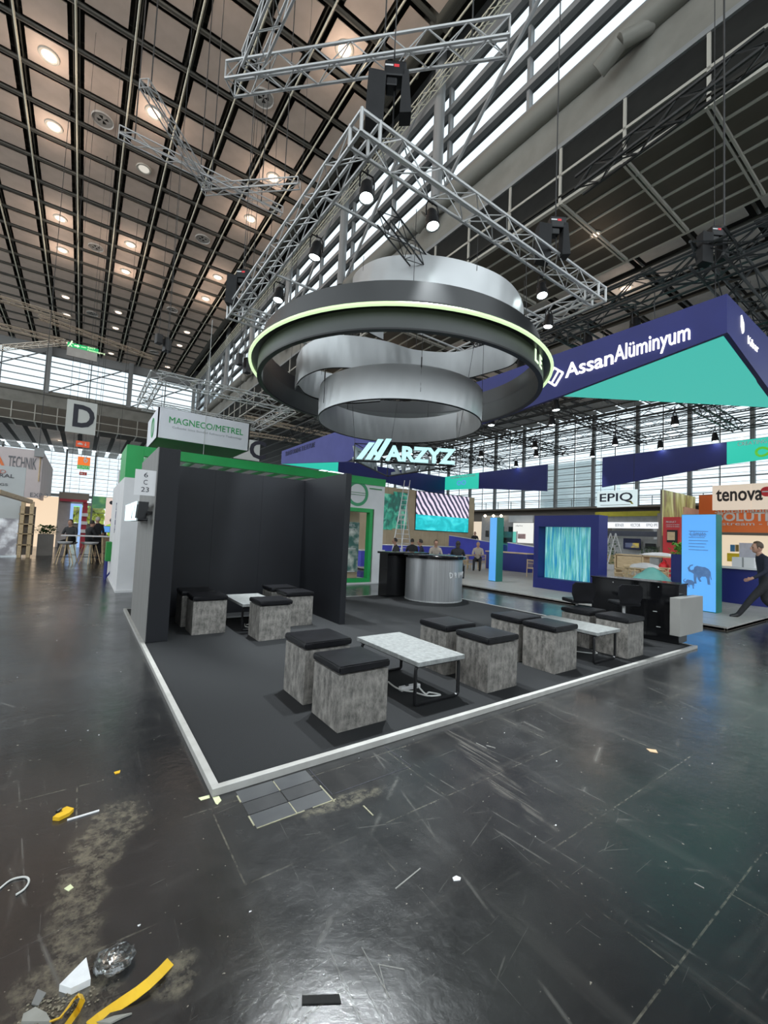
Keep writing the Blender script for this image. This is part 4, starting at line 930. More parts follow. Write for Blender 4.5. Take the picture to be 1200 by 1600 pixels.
MB().cbox((-6, 16.15, 2.35), (-2.95, 16.45, 2.5), .01).build('slat_header', M_WOOD, lp)
m = MB(); m.prism([(-3.1, 16.2, 2.35), (-2.95, 16.2, 2.35), (-2.35, 19.5, 2.2), (-2.5, 19.5, 2.2)], (0, 0, .15)); m.build('slat_header', M_WOOD, lp)
MB().box((-6, 16.1, 0), (-2.9, 16.5, .05)).build('base_plate', M_WHITE, lp)
for i in range(2): MB().cbox((-2.75+.28*i, 20.0, 0), (-2.62+.28*i, 20.2, 2.3), .01).build('wooden_slat', M_WOOD, lp)
MB().box((-2.8, 20.25, .1), (-2.3, 20.5, 2.1)).build('shelf_back', M_BAND, lp)
for z in (.5, .95, 1.35, 1.75): MB().box((-2.8, 20.0, z), (-2.3, 20.26, z+.03)).build('shelf', M_WOOD, lp)
def planter(name, label, x, y, w, h, hp, mpot, mleaf, n=40, spread=.22, z0=0, tall=.25, d=None):
    d = d or w
    t = thing(name, label, 'plant', (x, y, z0)); m = MB(); m.cbox((x-w/2, y-d/2, z0), (x+w/2, y+d/2, z0+hp), .01); m.build('pot', mpot, t)
    m = MB()
    for k in range(n):
        bx, by = x+random.uniform(-w/2, w/2)*.8, y+random.uniform(-d/2, d/2)*.8; a = random.uniform(0, 2*PI); s = random.uniform(.05, .09)*(spread/.22); zz = z0+hp+random.uniform(.0, tall)
        c = Vector((bx+math.cos(a)*spread*random.random(), by+math.sin(a)*spread*random.random(), zz)); u = Vector((math.cos(a), math.sin(a), random.uniform(-.2, .8))).normalized()*s*1.6; v = u.cross(Vector((0, 0, 1))).normalized()*s*.6
        m.add([c, c+u*.5+v, c+u, c+u*.5-v, c+u*.5+Vector((0, 0, .01))], [(0, 1, 4), (1, 2, 4), (2, 3, 4), (3, 0, 4)])
    o = m.build('leaves', mleaf, t); o['kind'] = 'stuff'
    m = MB()
    for k in range(5): m.tube((x+random.uniform(-.3, .3)*w, y+random.uniform(-.3, .3)*d, z0+hp-.03), (x+random.uniform(-.4, .4)*w, y+random.uniform(-.4, .4)*d, z0+hp+tall*.6), .008, 4)
    m.build('stems', pm('stem_green', (.08, .16, .03)), t); return t
M_LEAF = pm('leaf_green', (.05, .20, .02), (.22, .45, .08), 12, .5); M_LEAFD = pm('leaf_dark', (.02, .07, .015), (.06, .16, .04), 12, .5)
planter('potted_bush', 'round clipped bush in a tall grey planter in the left aisle', -1.95, 21.6, .55, 1.2, .95, pm('planter_grey', (.22, .2, .18)), M_LEAFD, 260, .26, tall=.35)
# far booths on the left aisle
fb = thing('lit_booth', 'far booth with warm wall and red trimmed blue-lit frame, end of left aisle', 'booth', (-2, 30, 0))
M_WARMW = em('warm_wall', (.78, .60, .42), .8)  # brightness of the wall put in as its own glow
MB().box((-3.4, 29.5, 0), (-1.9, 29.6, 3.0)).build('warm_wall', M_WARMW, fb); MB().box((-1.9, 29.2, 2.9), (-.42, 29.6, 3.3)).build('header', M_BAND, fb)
MB().box((-1.9, 29.4, 0), (-1.3, 29.5, 2.9)).build('grey_wall', pm('greyish', (.3, .26, .24)), fb)
m = MB(); m.box((-1.3, 29.3, 0), (-1.15, 29.4, 2.6)).box((-1.3, 29.3, 2.5), (-.75, 29.4, 2.65)).box((-.85, 29.3, 0), (-.72, 29.4, 2.6)); m.build('lit_frame', em('blue_lit', (.35, .55, .95), .6), fb)
MB().box((-1.85, 29.1, 2.75), (-.5, 29.3, 2.9)).build('red_trim', pm('dark_red', (.35, .02, .04)), fb); MB().box((-.7, 29.3, 0), (-.45, 29.5, 2.75)).build('red_wall', pm('dark_red', (.35, .02, .04)), fb)
for i in range(3): MB().box((-.72, 29.15, .9+.5*i), (-.4, 29.3, 1.1+.5*i)).build('white_box', M_WHITE, fb)
fb = thing('lit_booth', 'pinkish white booth wall with round mark at the end of the left aisle', 'booth', (1.5, 27, 0))
MB().box((.35, 26, 0), (2.2, 26.1, 3.0)).build('wall', em('pink_lit', (.66, .52, .46), .7), fb); MB().box((.75, 25.95, 2.1), (1.9, 26, 2.45)).build('lit_panel', M_WARMW, fb); ringmark((.62, 25.98, 2.72), .0, .11, (0, -1, 0), M_INK, fb)  # pink wall glows by itself, standing in for light on it
text('lettering', 'ALUTEC', (.85, 25.97, 2.66), (1, 0, 0), (0, 0, 1), .85, .12, MATS['text_dk2'], fb, .01)
a = py(145, 775, 34); b = py(182, 796, 34)
t = thing('green_banner', 'green picture banner hanging over the end of the left aisle', 'banner', (a.x, 34, b.z)); MB().box((a.x, 34, b.z), (b.x, 34.08, a.z)).build('print', screen('green_banner_print', [(0, (.02, .10, .04)), (.45, (.05, .20, .10)), (.6, (.12, .32, .10)), (.8, (.35, .45, .15))], 1.2, .3), t)
for x in (a.x+.1, b.x-.1): MB().tube((x, 34.04, a.z), (x, 34.04, 25.6), .015, 4).build('hanger_wire', M_CABLE, t)
text('lettering', 'SUSTAINABLE', (a.x+.8, 33.98, b.z+.25), (1, 0, 0), (0, 0, 1), 1.0, .14, pm('text_yellow', (.6, .55, .1)), t, .01)
a = py(112, 789, 55); b = py(138, 793, 55)
t = thing('exit_sign', 'small green lit exit light far down the left aisle', 'sign', (a.x, 55, b.z)); MB().box((a.x, 55, b.z), (b.x, 55.1, a.z)).build('panel', em('exit_green2', (.2, .9, .3), .9), t); MB().box((a.x-.5, 55.1, a.z), (b.x+.5, 55.3, a.z+.35)).build('beam', M_MULL, t)
for x in (a.x-.3, b.x+.3): MB().tube((x, 55.2, a.z+.3), (x, 55.2, 25.5), .02, 4).build('hanger_wire', M_CABLE, t)
# fair furniture: bar tables and stools in the aisle
def high_table(x, y, label):
    t = thing('bar_table', label, 'table', (x, y, 0)); MB().cbox((x-.75, y-.38, 1.0), (x+.75, y+.38, 1.04), .01).build('tabletop', M_WHITE, t)
    for i in (-1, 1):
        for j in (-1, 1): MB().tube((x+i*.62, y+j*.3, 0), (x+i*.55, y+j*.25, 1.0), .026, 8).build('leg', M_WOOD, t)
    return t
high_table(-.55, 17.55, 'white bar table with slim wooden legs where people sit in the left aisle')
def shellstool(x, y, rz, label, h=.72):
    t = thing('bar_stool', label, 'stool', (x, y, 0), rz, 'white shell bar stools in the left aisle')
    def P(o): o.parent = t; return o
    m = MB(); m.lathe([(0, h-.02), (.16, h), (.22, h+.05), (.235, h+.09), (.215, h+.085), (.15, h+.03), (0, h+.01)], n=18); P(m.build('seat_shell', M_WHITE))
    for i in (-1, 1):
        for j in (-1, 1): P(MB().tube((i*.24, j*.24, 0), (i*.10, j*.10, h), .016, 6).build('leg', M_WOOD))
    m = MB()
    for a, b in (((-.2, -.2), (.2, -.2)), ((.2, -.2), (.2, .2)), ((.2, .2), (-.2, .2)), ((-.2, .2), (-.2, -.2))): m.tube((*a, .25), (*b, .25), .008, 5)
    P(m.build('foot_ring', M_BLK)); return t
shellstool(-1.15, 16.9, .2, 'white shell bar stool with wooden legs, left one in front of the aisle table')
shellstool(-.35, 16.9, .6, 'white shell bar stool with wooden legs, right one in front of the aisle table')
t = thing('wooden_counter', 'brown wooden counter block in the left aisle behind the bar table', 'counter', (.1, 20.6, 0)); MB().cbox((-.25, 20.4, 0), (.55, 21.0, .92), .01).build('body', pm('brown_wood', (.22, .14, .08), (.3, .2, .12), 3, .6, stretch=(1, 1, 6)), t); MB().cbox((-.3, 20.35, .92), (.6, 21.05, .96), .005).build('top', M_WHITE, t)
t = thing('monitor', 'dark monitor with blue picture on the wooden counter in the left aisle', 'monitor', (.15, 20.7, .96)); MB().cbox((-.05, 20.7, 1.12), (.40, 20.74, 1.42), .005).build('screen_frame', M_BLK, t); MB().box((-.03, 20.69, 1.14), (.38, 20.70, 1.40)).build('screen', em('blue_screen', (.1, .3, .7), .7), t); MB().box((.1, 20.7, .96), (.25, 20.78, 1.13)).build('foot', M_BLK, t)
t = thing('cardboard_box', 'open cardboard box on the wooden counter in the left aisle', 'box', (-.1, 20.6, .96)); MB().box((-.22, 20.45, .96), (.0, 20.68, 1.18)).build('body', pm('cardboard', (.38, .26, .15)), t)
for s_ in (-1, 1): MB().prism([(-.11+.11*s_, 20.45, 1.18), (-.11+.11*s_, 20.68, 1.18), (-.11+.2*s_, 20.68, 1.25), (-.11+.2*s_, 20.45, 1.25)], (0, 0, .006)).build('flap', MATS['cardboard'], t)

# ================================================================== PEOPLE
def person(name_label, J, R, cloth, hair, hairlen=0, facing=(0, -1, 0), scale_head=1.0, extra=None, shirt_detail=True):
    """one continuous skinned body. J: joint dict; cloth: dict part->material; face dir"""
    t = thing('person', name_label, 'person', tuple(J['pelvis']))
    names = list(J); idx = {n_: i for i, n_ in enumerate(names)}
    V = [Vector(J[n_]) for n_ in names]; rad = [R.get(n_, .05) for n_ in names]
    E = [('pelvis', 'belly'), ('belly', 'chest'), ('chest', 'neck'), ('neck', 'skull'), ('skull', 'crown')]
    for s in ('l', 'r'): E += [('chest', 'sh'+s), ('sh'+s, 'el'+s), ('el'+s, 'wr'+s), ('wr'+s, 'ha'+s), ('pelvis', 'hi'+s), ('hi'+s, 'kn'+s), ('kn'+s, 'an'+s), ('an'+s, 'to'+s)]
    E = [e for e in E if e[0] in idx and e[1] in idx]
    ed = [(idx[a], idx[b]) for a, b in E]; part = []
    def cls(a, b):
        if b.startswith(('wr',)): return 'sleeve2'
        if b.startswith('ha'): return 'skin'
        if b.startswith(('sh', 'el')) or a in ('belly', 'chest') and b in ('chest',) or (a, b) == ('pelvis', 'belly'): return 'top'
        if b == 'neck': return 'top'
        if b in ('skull', 'crown'): return 'skin'
        if b.startswith('to'): return 'shoe'
        return 'legs'
    part = [cls(a, b) for a, b in E]
    # fingers
    F = Vector(facing).normalized()
    for s in ('l', 'r'):
        if 'ha'+s not in idx: continue
        w = V[idx['wr'+s]]; h = V[idx['ha'+s]]; d = (h-w).normalized(); side = d.cross(F); side = side.normalized() if side.length > .1 else Vector((1, 0, 0)); fw = F-d*F.dot(d); fw = fw.normalized() if fw.length > .1 else side.cross(d)
        for k, (off, ln) in enumerate(((-.032, .070), (-.011, .082), (.011, .078), (.031, .060))):
            b0 = len(V); base_ = h+fw*off; V.append(base_+d*.012); V.append(base_+d*(ln*.55)+side*(.008 if s == 'l' else -.008)); V.append(base_+d*ln*.95+side*(.022 if s == 'l' else -.022)); rad += [.010, .009, .008]
            ed += [(idx['ha'+s], b0), (b0, b0+1), (b0+1, b0+2)]; part += ['skin']*3
        b0 = len(V); m_ = w.lerp(h, .45); V.append(m_+fw*.036+d*.01); V.append(m_+fw*.055+d*.045); rad += [.012, .010]; ed += [(idx['wr'+s], b0), (b0, b0+1)]; part += ['skin']*2
    me = bpy.data.meshes.new('body'); me.from_pydata([v[:] for v in V], ed, []); o = bpy.data.objects.new('body', me); COL.objects.link(o)
    sk = o.modifiers.new('skin', 'SKIN'); sk.use_smooth_shade = True
    for i, v in enumerate(me.skin_vertices[0].data):
        r_ = rad[i]; v.radius = r_ if isinstance(r_, tuple) else (r_, r_); v.use_root = (i == idx['pelvis'])
    su = o.modifiers.new('sub', 'SUBSURF'); su.levels = 1; su.render_levels = 1
    dg = bpy.context.evaluated_depsgraph_get(); dg.update(); me2 = bpy.data.meshes.new_from_object(o.evaluated_get(dg)); bpy.data.objects.remove(o); bpy.data.meshes.remove(me)
    me2.name = 'body'; me2.materials.clear(); keys = ['skin', 'top', 'sleeve2', 'legs', 'shoe']; 
    for k in keys: me2.materials.append(cloth.get(k) or {'sleeve2': cloth['top']}.get(k) or M_SKIN)
    segs = [(V[a], V[b], keys.index(p)) for (a, b), p in zip(ed, part)]
    nk = J['neck'] if 'neck' in J else None
    for pgn in me2.polygons:
        c = pgn.center; best = None
        for a, b, p in segs:
            d = b-a; tt = max(0, min(1, (c-a).dot(d)/max(d.length_squared, 1e-9))); dist = (c-(a+d*tt)).length
            if best is None or dist < best[0]: best = (dist, p)
        pgn.material_index = best[1]; pgn.use_smooth = True
    inst('body', me2, t)
    # head shape with face
    hc = Vector(J['skull']).lerp(Vector(J['crown']), .45); up = (Vector(J['crown'])-Vector(J['skull'])).normalized(); f = (F-up*F.dot(up)).normalized(); sd = f.cross(up); s = scale_head
    M = Matrix(((sd.x, f.x, up.x, hc.x), (sd.y, f.y, up.y, hc.y), (sd.z, f.z, up.z, hc.z), (0, 0, 0, 1)))
    def hp(mb, nm, m, par=None): return inst(nm, mb.mesh(nm, m), par or t, M)
    m = MB(); m.ball((0, .0, .0), .078*s, 1, 1.22, 1.45, 14); m.ball((0, .035*s, -.055*s), .055*s, .95, 1.05, 1.0, 10); hd_ = hp(m, 'head', M_SKIN)
    m = MB(); m.prism([(-.012*s, .09*s, -.03*s), (.012*s, .09*s, -.03*s), (0, .125*s, -.028*s), ], (0, -.01*s, .055*s)); hp(m, 'nose', M_SKIN, hd_)
    m = MB(); [m.ball((k*.078*s, -.005, -.01*s), .022*s, .4, .8, 1.3, 8) for k in (-1, 1)]; hp(m, 'ears', M_SKIN, hd_)
    m = MB(); [m.ball((k*.03*s, .083*s, .012*s), .010*s, 1.2, .8, .7, 6) for k in (-1, 1)]; hp(m, 'eyes', M_INK, hd_)
    m = MB(); m.ball((0, .083*s, -.06*s), .02*s, 1.1, .5, .3, 8); hp(m, 'mouth', pm('lip', (.3, .12, .1)), hd_)
    if hair:
        m = MB(); m.ball((0, -.018*s, .028*s), .088*s, 1, 1.2, 1.30, 14, .03)
        if hairlen: m.ball((0, -.07*s, -.04*s-hairlen*.3), .07*s, 1.1, .7, 1.0+hairlen*6, 10)
        me = m.mesh('hair', hair); bm = bmesh.new(); bm.from_mesh(me); bmesh.ops.delete(bm, geom=[v for v in bm.verts if v.co.y > .045*s and v.co.z < .075*s or v.co.z < -.045*s-hairlen], context='VERTS'); bm.to_mesh(me); bm.free(); inst('hair', me, t, M)
    return t
RAD = dict(pelvis=(.155, .12), belly=(.14, .11), chest=(.175, .13), neck=.055, skull=.060, crown=.05, shl=.070, shr=.070, ell=.050, elr=.050, wrl=.034, wrr=.034, hal=(.032, .022), har=(.032, .022), hil=.108, hir=.108, knl=.075, knr=.075, anl=.055, anr=.055, tol=(.048, .032), tor=(.048, .032))
H_DK = pm('hair_dark', (.02, .014, .010), None, 30, .6); H_GR = pm('hair_grey', (.35, .32, .29), None, 30, .6); H_BR = pm('hair_brown', (.06, .035, .02), None, 30, .6)
C_BLK = pm('cloth_black', (.012, .012, .015), (.02, .02, .023), 20, .85); C_NAVY = pm('cloth_navy', (.012, .014, .028), (.018, .02, .038), 20, .85); C_DG = pm('cloth_darkgrey', (.035, .035, .037), None, 20, .85)
C_HV = em('hi_vis', (.55, .95, .03), .25); C_TAN = pm('cloth_tan', (.40, .34, .29), None, 20, .85); C_JEAN = pm('cloth_jean', (.05, .07, .12), None, 20, .85); C_SH = pm('shoe_black', (.01, .01, .01), None, 5, .4)
def body(o, yaw, P):
    """local joints (x right, y forward, z up) placed at o, facing yaw"""
    R_ = Matrix.Rotation(yaw, 3, 'Z'); return {k: Vector(o)+R_@Vector(v) for k, v in P.items()}, R_@Vector((0, 1, 0))
STAND = dict(pelvis=(0, 0, .95), belly=(0, 0, 1.12), chest=(0, 0, 1.34), neck=(0, .01, 1.52), skull=(0, .02, 1.60), crown=(0, .02, 1.74), shl=(-.19, 0, 1.42), shr=(.19, 0, 1.42), ell=(-.25, -.03, 1.14), elr=(.25, -.03, 1.14), wrl=(-.24, .09, .92), wrr=(.24, .09, .92), hal=(-.23, .12, .84), har=(.23, .12, .84),
             hil=(-.1, 0, .88), hir=(.1, 0, .88), knl=(-.11, .02, .48), knr=(.11, .02, .48), anl=(-.11, -.02, .085), anr=(.11, -.02, .085), tol=(-.12, .14, .04), tor=(.12, .14, .04))
SIT = dict(pelvis=(0, 0, .55), belly=(0, .02, .72), chest=(0, .06, .95), neck=(0, .10, 1.12), skull=(0, .13, 1.19), crown=(0, .14, 1.33), shl=(-.19, .05, 1.02), shr=(.19, .05, 1.02), ell=(-.25, .14, .78), elr=(.25, .14, .78), wrl=(-.14, .34, .76), wrr=(.14, .34, .76), hal=(-.10, .42, .77), har=(.10, .42, .77),
           hil=(-.11, .06, .52), hir=(.11, .06, .52), knl=(-.14, .44, .50), knr=(.14, .44, .50), anl=(-.14, .46, .09), anr=(.14, .46, .09), tol=(-.14, .60, .04), tor=(.14, .60, .04))
# man striding past at the right edge (heading left in the picture)
foot = pz(1168, 971, 0); dirx = Vector((-.60, .80, 0)); yawm = math.atan2(dirx.y, dirx.x)-PI/2
WALK = dict(pelvis=(0, 0, .93), belly=(0, .03, 1.10), chest=(0, .07, 1.33), neck=(0, .11, 1.51), skull=(0, .15, 1.585), crown=(0, .17, 1.72), shl=(-.19, .07, 1.42), shr=(.18, .05, 1.42), ell=(-.24, .10, 1.13), elr=(.23, -.14, 1.16), wrl=(-.23, .34, .96), wrr=(.22, -.20, .92), hal=(-.22, .42, .93), har=(.21, -.20, .84),
            hil=(-.1, .02, .86), hir=(.1, -.02, .86), knl=(-.1, .30, .52), knr=(.1, -.02, .46), anl=(-.1, .56, .12), anr=(.1, -.42, .18), tol=(-.1, .72, .08), tor=(.1, -.30, .06))
hd = pz(1168, 971, 0)
org = Vector((hd.x, hd.y, 0))-Matrix.Rotation(yawm, 3, 'Z')@Vector((-.1, .38, 0))
J, F = body(org, yawm, WALK)
person('man in dark navy clothes striding past at the right edge', J, RAD, dict(top=C_NAVY, sleeve2=C_NAVY, legs=C_BLK, shoe=C_SH), H_BR, facing=F, scale_head=1.05)
# left aisle people
J, F = body((-1.0, 18.2, .25), PI*.85, SIT); person('person in a dark grey jacket sitting with back turned in the left aisle', J, RAD, dict(top=C_DG, legs=C_BLK, shoe=C_SH), H_DK, facing=-F if False else F)
J, F = body((-.45, 18.35, .25), -PI*.35, SIT); person('person in black bent over the bar table in the left aisle', J, RAD, dict(top=C_BLK, legs=C_BLK, shoe=C_SH), H_DK, facing=F)
J, F = body((-.15, 18.9, 0), .5, STAND); person('grey-haired person in a black t-shirt standing behind the bar table in the left aisle', J, RAD, dict(top=C_BLK, sleeve2=M_SKIN, legs=C_BLK, shoe=C_SH), H_GR, facing=F)
J, F = body((py(172, 850, 21).x, 21.0, 0), -.5, STAND); person('worker in a bright yellow high-visibility shirt standing in the left aisle', J, RAD, dict(top=C_HV, sleeve2=M_SKIN, legs=C_BLK, shoe=C_SH), H_DK, facing=F)
for i, (x, y, z, lb) in enumerate([(-1.0, 18.2, .72, 'white bar stool under the person in the dark grey jacket'), (-.45, 18.35, .72, 'white bar stool under the person bent over the bar table')]): shellstool(x, y, .3*i, lb, .66)

# ================================================================== BLUE BOOTH ACROSS THE AISLE
KC = pz(1160, 987, .04); KX, KY = 9.53, .25
kb = thing('booth_platform', 'raised grey plank floor of the large blue booth across the aisle', 'platform', (18, 13, 0))
MB().box((KX, KY, 0), (26.8, 26.5, .05)).build('base', M_BAND, kb)
for k in range(30): MB().cbox((KX+.04, KY+.04+.87*k, .045), (26.7, KY+.04+.87*k+.86, .08), .002).build('floor_plank', M_DECK, kb)
for a, b in (((KX, KY, 0), (26.8, KY+.04, .085)), ((KX, KY+.04, 0), (KX+.04, 26.5, .085))): MB().cbox(a, b, .004).build('edge_rail', M_RAIL, kb)
# hanging fascia
fx = thing('hanging_fascia', 'huge dark blue hanging fascia band with white lit lettering and a teal corner underside', 'fascia', (18, 13, 5.5))
X0, X1, Y0, Y1, ZT = 10.5, 26.4, .52, 26.0, 7.2
def band(poly, vec, m, nm='fascia_panel'): return MB().prism(poly, vec).build(nm, m, fx)
band([(X0, Y0, 6.32), (X0, 4.45, 5.88), (X0, 7.6, 5.62), (X0, 11.0, 6.4), (X0, 11.0, ZT), (X0, Y0, ZT)], (.12, 0, 0), M_BLUE)
band([(X0, 11.0, 6.4), (X0, 16.8, 5.37), (X0, 16.8, ZT), (X0, 11.0, ZT)], (.12, 0, 0), M_BLUEL)
band([(X0, 16.8, 5.37), (X0, 25.6, 6.25), (X0, 26, 6.3), (X0, 26, ZT), (X0, 16.8, ZT)], (.12, 0, 0), M_BLUEL)
band([(X0+.12, Y0, 6.32), (15.0, Y0, 5.6), (20, Y0, 5.9), (X1, Y0, 6.3), (X1, Y0, ZT), (X0+.12, Y0, ZT)], (0, .12, 0), M_BLUE)
band([(X1, 4.95, 6.04), (X1, 11.45, 5.27), (X1, 11.45, ZT), (X1, 4.95, ZT)], (.12, 0, 0), M_BLUE)
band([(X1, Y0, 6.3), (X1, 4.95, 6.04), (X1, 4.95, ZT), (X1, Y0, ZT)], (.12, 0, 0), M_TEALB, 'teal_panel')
band([(X1, 15.45, 5.26), (X1, 21.9, 5.87), (X1, 21.9, ZT), (X1, 15.45, ZT)], (.12, 0, 0), M_BLUE)
a = py(637, 742, Y1); 
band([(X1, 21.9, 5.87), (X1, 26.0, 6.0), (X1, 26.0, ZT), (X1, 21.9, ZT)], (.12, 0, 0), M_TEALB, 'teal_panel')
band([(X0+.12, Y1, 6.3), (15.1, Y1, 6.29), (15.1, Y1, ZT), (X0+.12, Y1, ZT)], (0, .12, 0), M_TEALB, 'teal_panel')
band([(15.1, Y1, 6.29), (X1, Y1, 5.5), (X1, Y1, ZT), (15.1, Y1, ZT)], (0, .12, 0), M_BLUE)
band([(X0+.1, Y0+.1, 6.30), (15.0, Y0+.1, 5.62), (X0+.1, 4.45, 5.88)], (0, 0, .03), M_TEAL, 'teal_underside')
# lettering on the long side
lo = px(884, 594, X0); hi = px(1079, 523, X0); zb = 6.42
yl = px(884, 590, X0).y; yr = px(1079, 520, X0).y; wl = yl-yr
text('lettering', 'Assan', (X0-.01, yl, 6.36), (0, -1, 0), (0, 0, 1), wl*.44, .42, em('lit_white', (1, .97, .93), 1.3), fx, .03, .010)
text('lettering', 'Alüminyum', (X0-.01, yl-wl*.45, 6.27), (0, -1, 0), (0, 0, 1), wl*.55, .55, MATS['lit_white'], fx, .03, .006)
ly = px(866, 585, X0).y
for k, (dy, dz) in enumerate(((0, 0), (.0, 0))):
    m = MB(); s_ = .27; cz = 6.5+.02; cy_ = ly
    o_ = [(0, s_), (s_*1.1, s_*.1), (s_*.2, -s_*1.1), (-s_*.9, -s_*.2)]
    for i in range(4):
        p, q = o_[i], o_[(i+1) % 4]; m.tube((X0-.02, cy_-p[0], cz+p[1]), (X0-.02, cy_-q[0], cz+q[1]), .035, 4)
    m.tube((X0-.02, cy_-.15, cz+.12), (X0-.02, cy_+.05, cz-.16), .03, 4)
    if k == 0: m.build('logo_mark', MATS['lit_white'], fx)
qa, qb = py(1168, 527, Y0), py(1184, 536, Y0); text('lettering', 'Kibar', (qa.x, Y0-.005, 6.50), (1, 0, 0), (0, 0, 1), qb.x-qa.x, .20, MATS['lit_white'], fx, .012, .0)
m = MB(); q = py(1159.5, 508, Y0); cx, cz = q.x, q.z
for p, q in (((-.09, .20), (.07, .04)), ((.07, .04), (.07, -.12)), ((.07, -.12), (-.0, -.20)), ((-.0, -.20), (-.09, -.06)), ((-.09, -.06), (-.09, .20)), ((-.09, .02), (.03, -.05))): m.tube((cx+p[0], Y0-.012, cz+p[1]), (cx+q[0], Y0-.012, cz+q[1]), .014, 4)
m.build('logo_mark', MATS['lit_white'], fx)
text('lettering', 'TRANSFORMING THE FUTURE TOGETHER', (X1-.01, 25.3, 6.95), (0, -1, 0), (0, 0, 1), 3.0, .16, M_WHITE, fx, .01, .005)
text('lettering', 'CREATING THE FUTURE', (X1-.01, 4.5, 6.92), (0, -1, 0), (0, 0, 1), 2.6, .2, M_WHITE, fx, .01, .005)
text('lettering', 'TRANSFORMING THE FUTURE', (X0-.01, 25.3, 6.72), (0, -1, 0), (0, 0, 1), 4.6, .32, pm('lettering_dark', (.012, .014, .07)), fx, .01, .02)
for (yy, zz, s_, col) in ((23.9, 6.5, .26, 'loop_blue'), (3.2, 6.5, .3, 'loop_green')):
    M_ = em(col, (.12, .45, .85) if col == 'loop_blue' else (.15, .62, .05), .5); pts = [(X1-.03, yy+1.9*s_*math.cos(t_)/(1+math.sin(t_)**2), zz+1.9*s_*math.sin(t_)*math.cos(t_)/(1+math.sin(t_)**2)) for t_ in [2*PI*i/28 for i in range(29)]]
    MB().path(pts, .06, 5).build('loop_mark', M_, fx)
for x in (X0, X1):
    for y in (2, 9, 16, 23): rod('hanger_wire', (x+.06, y, ZT), (x+.06, y, 8.0), .012, M_CABLE, fx, 4)
for x in (14, 20): rod('hanger_wire', (x, Y0+.06, ZT-.1), (x, Y0+.06, 8.0), .012, M_CABLE, fx, 4)
# black trusses over it
G = 'black trusses above the blue fascia'
def bt(lb, p, q, s_=.5): return truss('black_truss', lb, p, q, s_, M_DTRUSS, G, single=False, rc=.035, rb=.018, bay=.7)
bt('black truss above the long near side of the blue fascia', (X0+.1, -.5, 8.1), (X0+.1, 26.5, 8.1), .6)
bt('black truss above the right-hand side of the blue fascia', (X0-.6, Y0+.2, 8.1), (27, Y0+.2, 8.1), .6)
bt('upper black truss over the corner of the blue fascia', (X0+1.6, -2.5, 9.0), (X0+1.4, 22, 9.0), .5)
bt('black truss above the far long side of the blue fascia', (X1, -1, 8.1), (X1, 26.5, 8.1))
bt('black truss above the left-hand end of the blue fascia', (X0, 26, 8.1), (27, 26, 8.1))
for i, y in enumerate((4.5, 9, 14, 19.5)): bt('black cross truss inside the blue booth, %s from the right' % ORD[i], (X0, y, 7.9), (X1, y, 7.9), .4)
for i, x in enumerate((14.5, 20)): bt('black lengthwise truss inside the blue booth, %s from the near side' % ORD[i], (x, 0, 7.7), (x, 26, 7.7), .4)
for i, (p, q) in enumerate((((27, -8, 11.5), (27, 40, 11.5)), ((34, -5, 11.0), (34, 45, 11.0)), ((20, 33, 11), (46, 33, 11)), ((20, 41, 11), (46, 41, 11)))): bt('distant black truss over the booths by the far glass wall, %s' % ('nearer lengthwise one', 'farther lengthwise one', 'nearer cross one', 'farther cross one')[i], p, q, .5)
wire('hoist_chain', (10.6, .6, 8.4), (10.6, .6, 17.4), 'long black chain running up from the corner truss of the blue fascia', .02)
hoist(10.5, .75, 8.6, 'black chain hoist on the corner truss of the blue fascia', chain_top=17.5)
wire('hoist_chain', (6.2, 1.95, 7.6), (6.2, 1.95, 25.4), 'long black chain rising through the top right of the view', .012)
for i, (p, q) in enumerate((((660, 360, 8.4), None), ((905, 290, 13.2), (1200, 68, 13.2)))):
    if q: truss('black_truss', 'long black lattice bar slung below the panelled soffit at upper right', pz(*p), pz(*q), .4, M_DTRUSS, single=False, rc=.05, rb=.025, bay=.6)
# lamps on those trusses
k = 0
for tr_i, (x, y, z) in enumerate([(10.9, 2.6, 7.5), (10.9, 3.9, 7.5), (10.9, 6.2, 7.5), (11.0, 8.4, 7.4), (14.5, 10.5, 7.2), (14.5, 7.2, 7.2), (20, 12, 7.2), (20, 16, 7.2), (26.2, 8, 7.6), (26.2, 12, 7.6), (26.2, 5.4, 7.6), (17, 9, 7.4), (23, 9, 7.4), (14.5, 14, 7.2), (20, 20, 7.2), (17, 19.5, 7.4), (23, 14, 7.4), (26.2, 18, 7.6), (14.5, 18, 7.2), (12.8, 14, 7.4), (12.8, 4.5, 7.4), (20, 5, 7.2)]):
    spot(x, y, z-.1, 'black floodlight on the blue booth trusses, %s counted inward from the corner' % (ORD[tr_i] if tr_i < 20 else ('last but one', 'last')[tr_i-20]), (x-.8+.4*(tr_i % 3), y-.6, 0), 420, 1.5, 'black floodlights over the blue booth', lit=(tr_i % 3 == 0), top=z+.5)

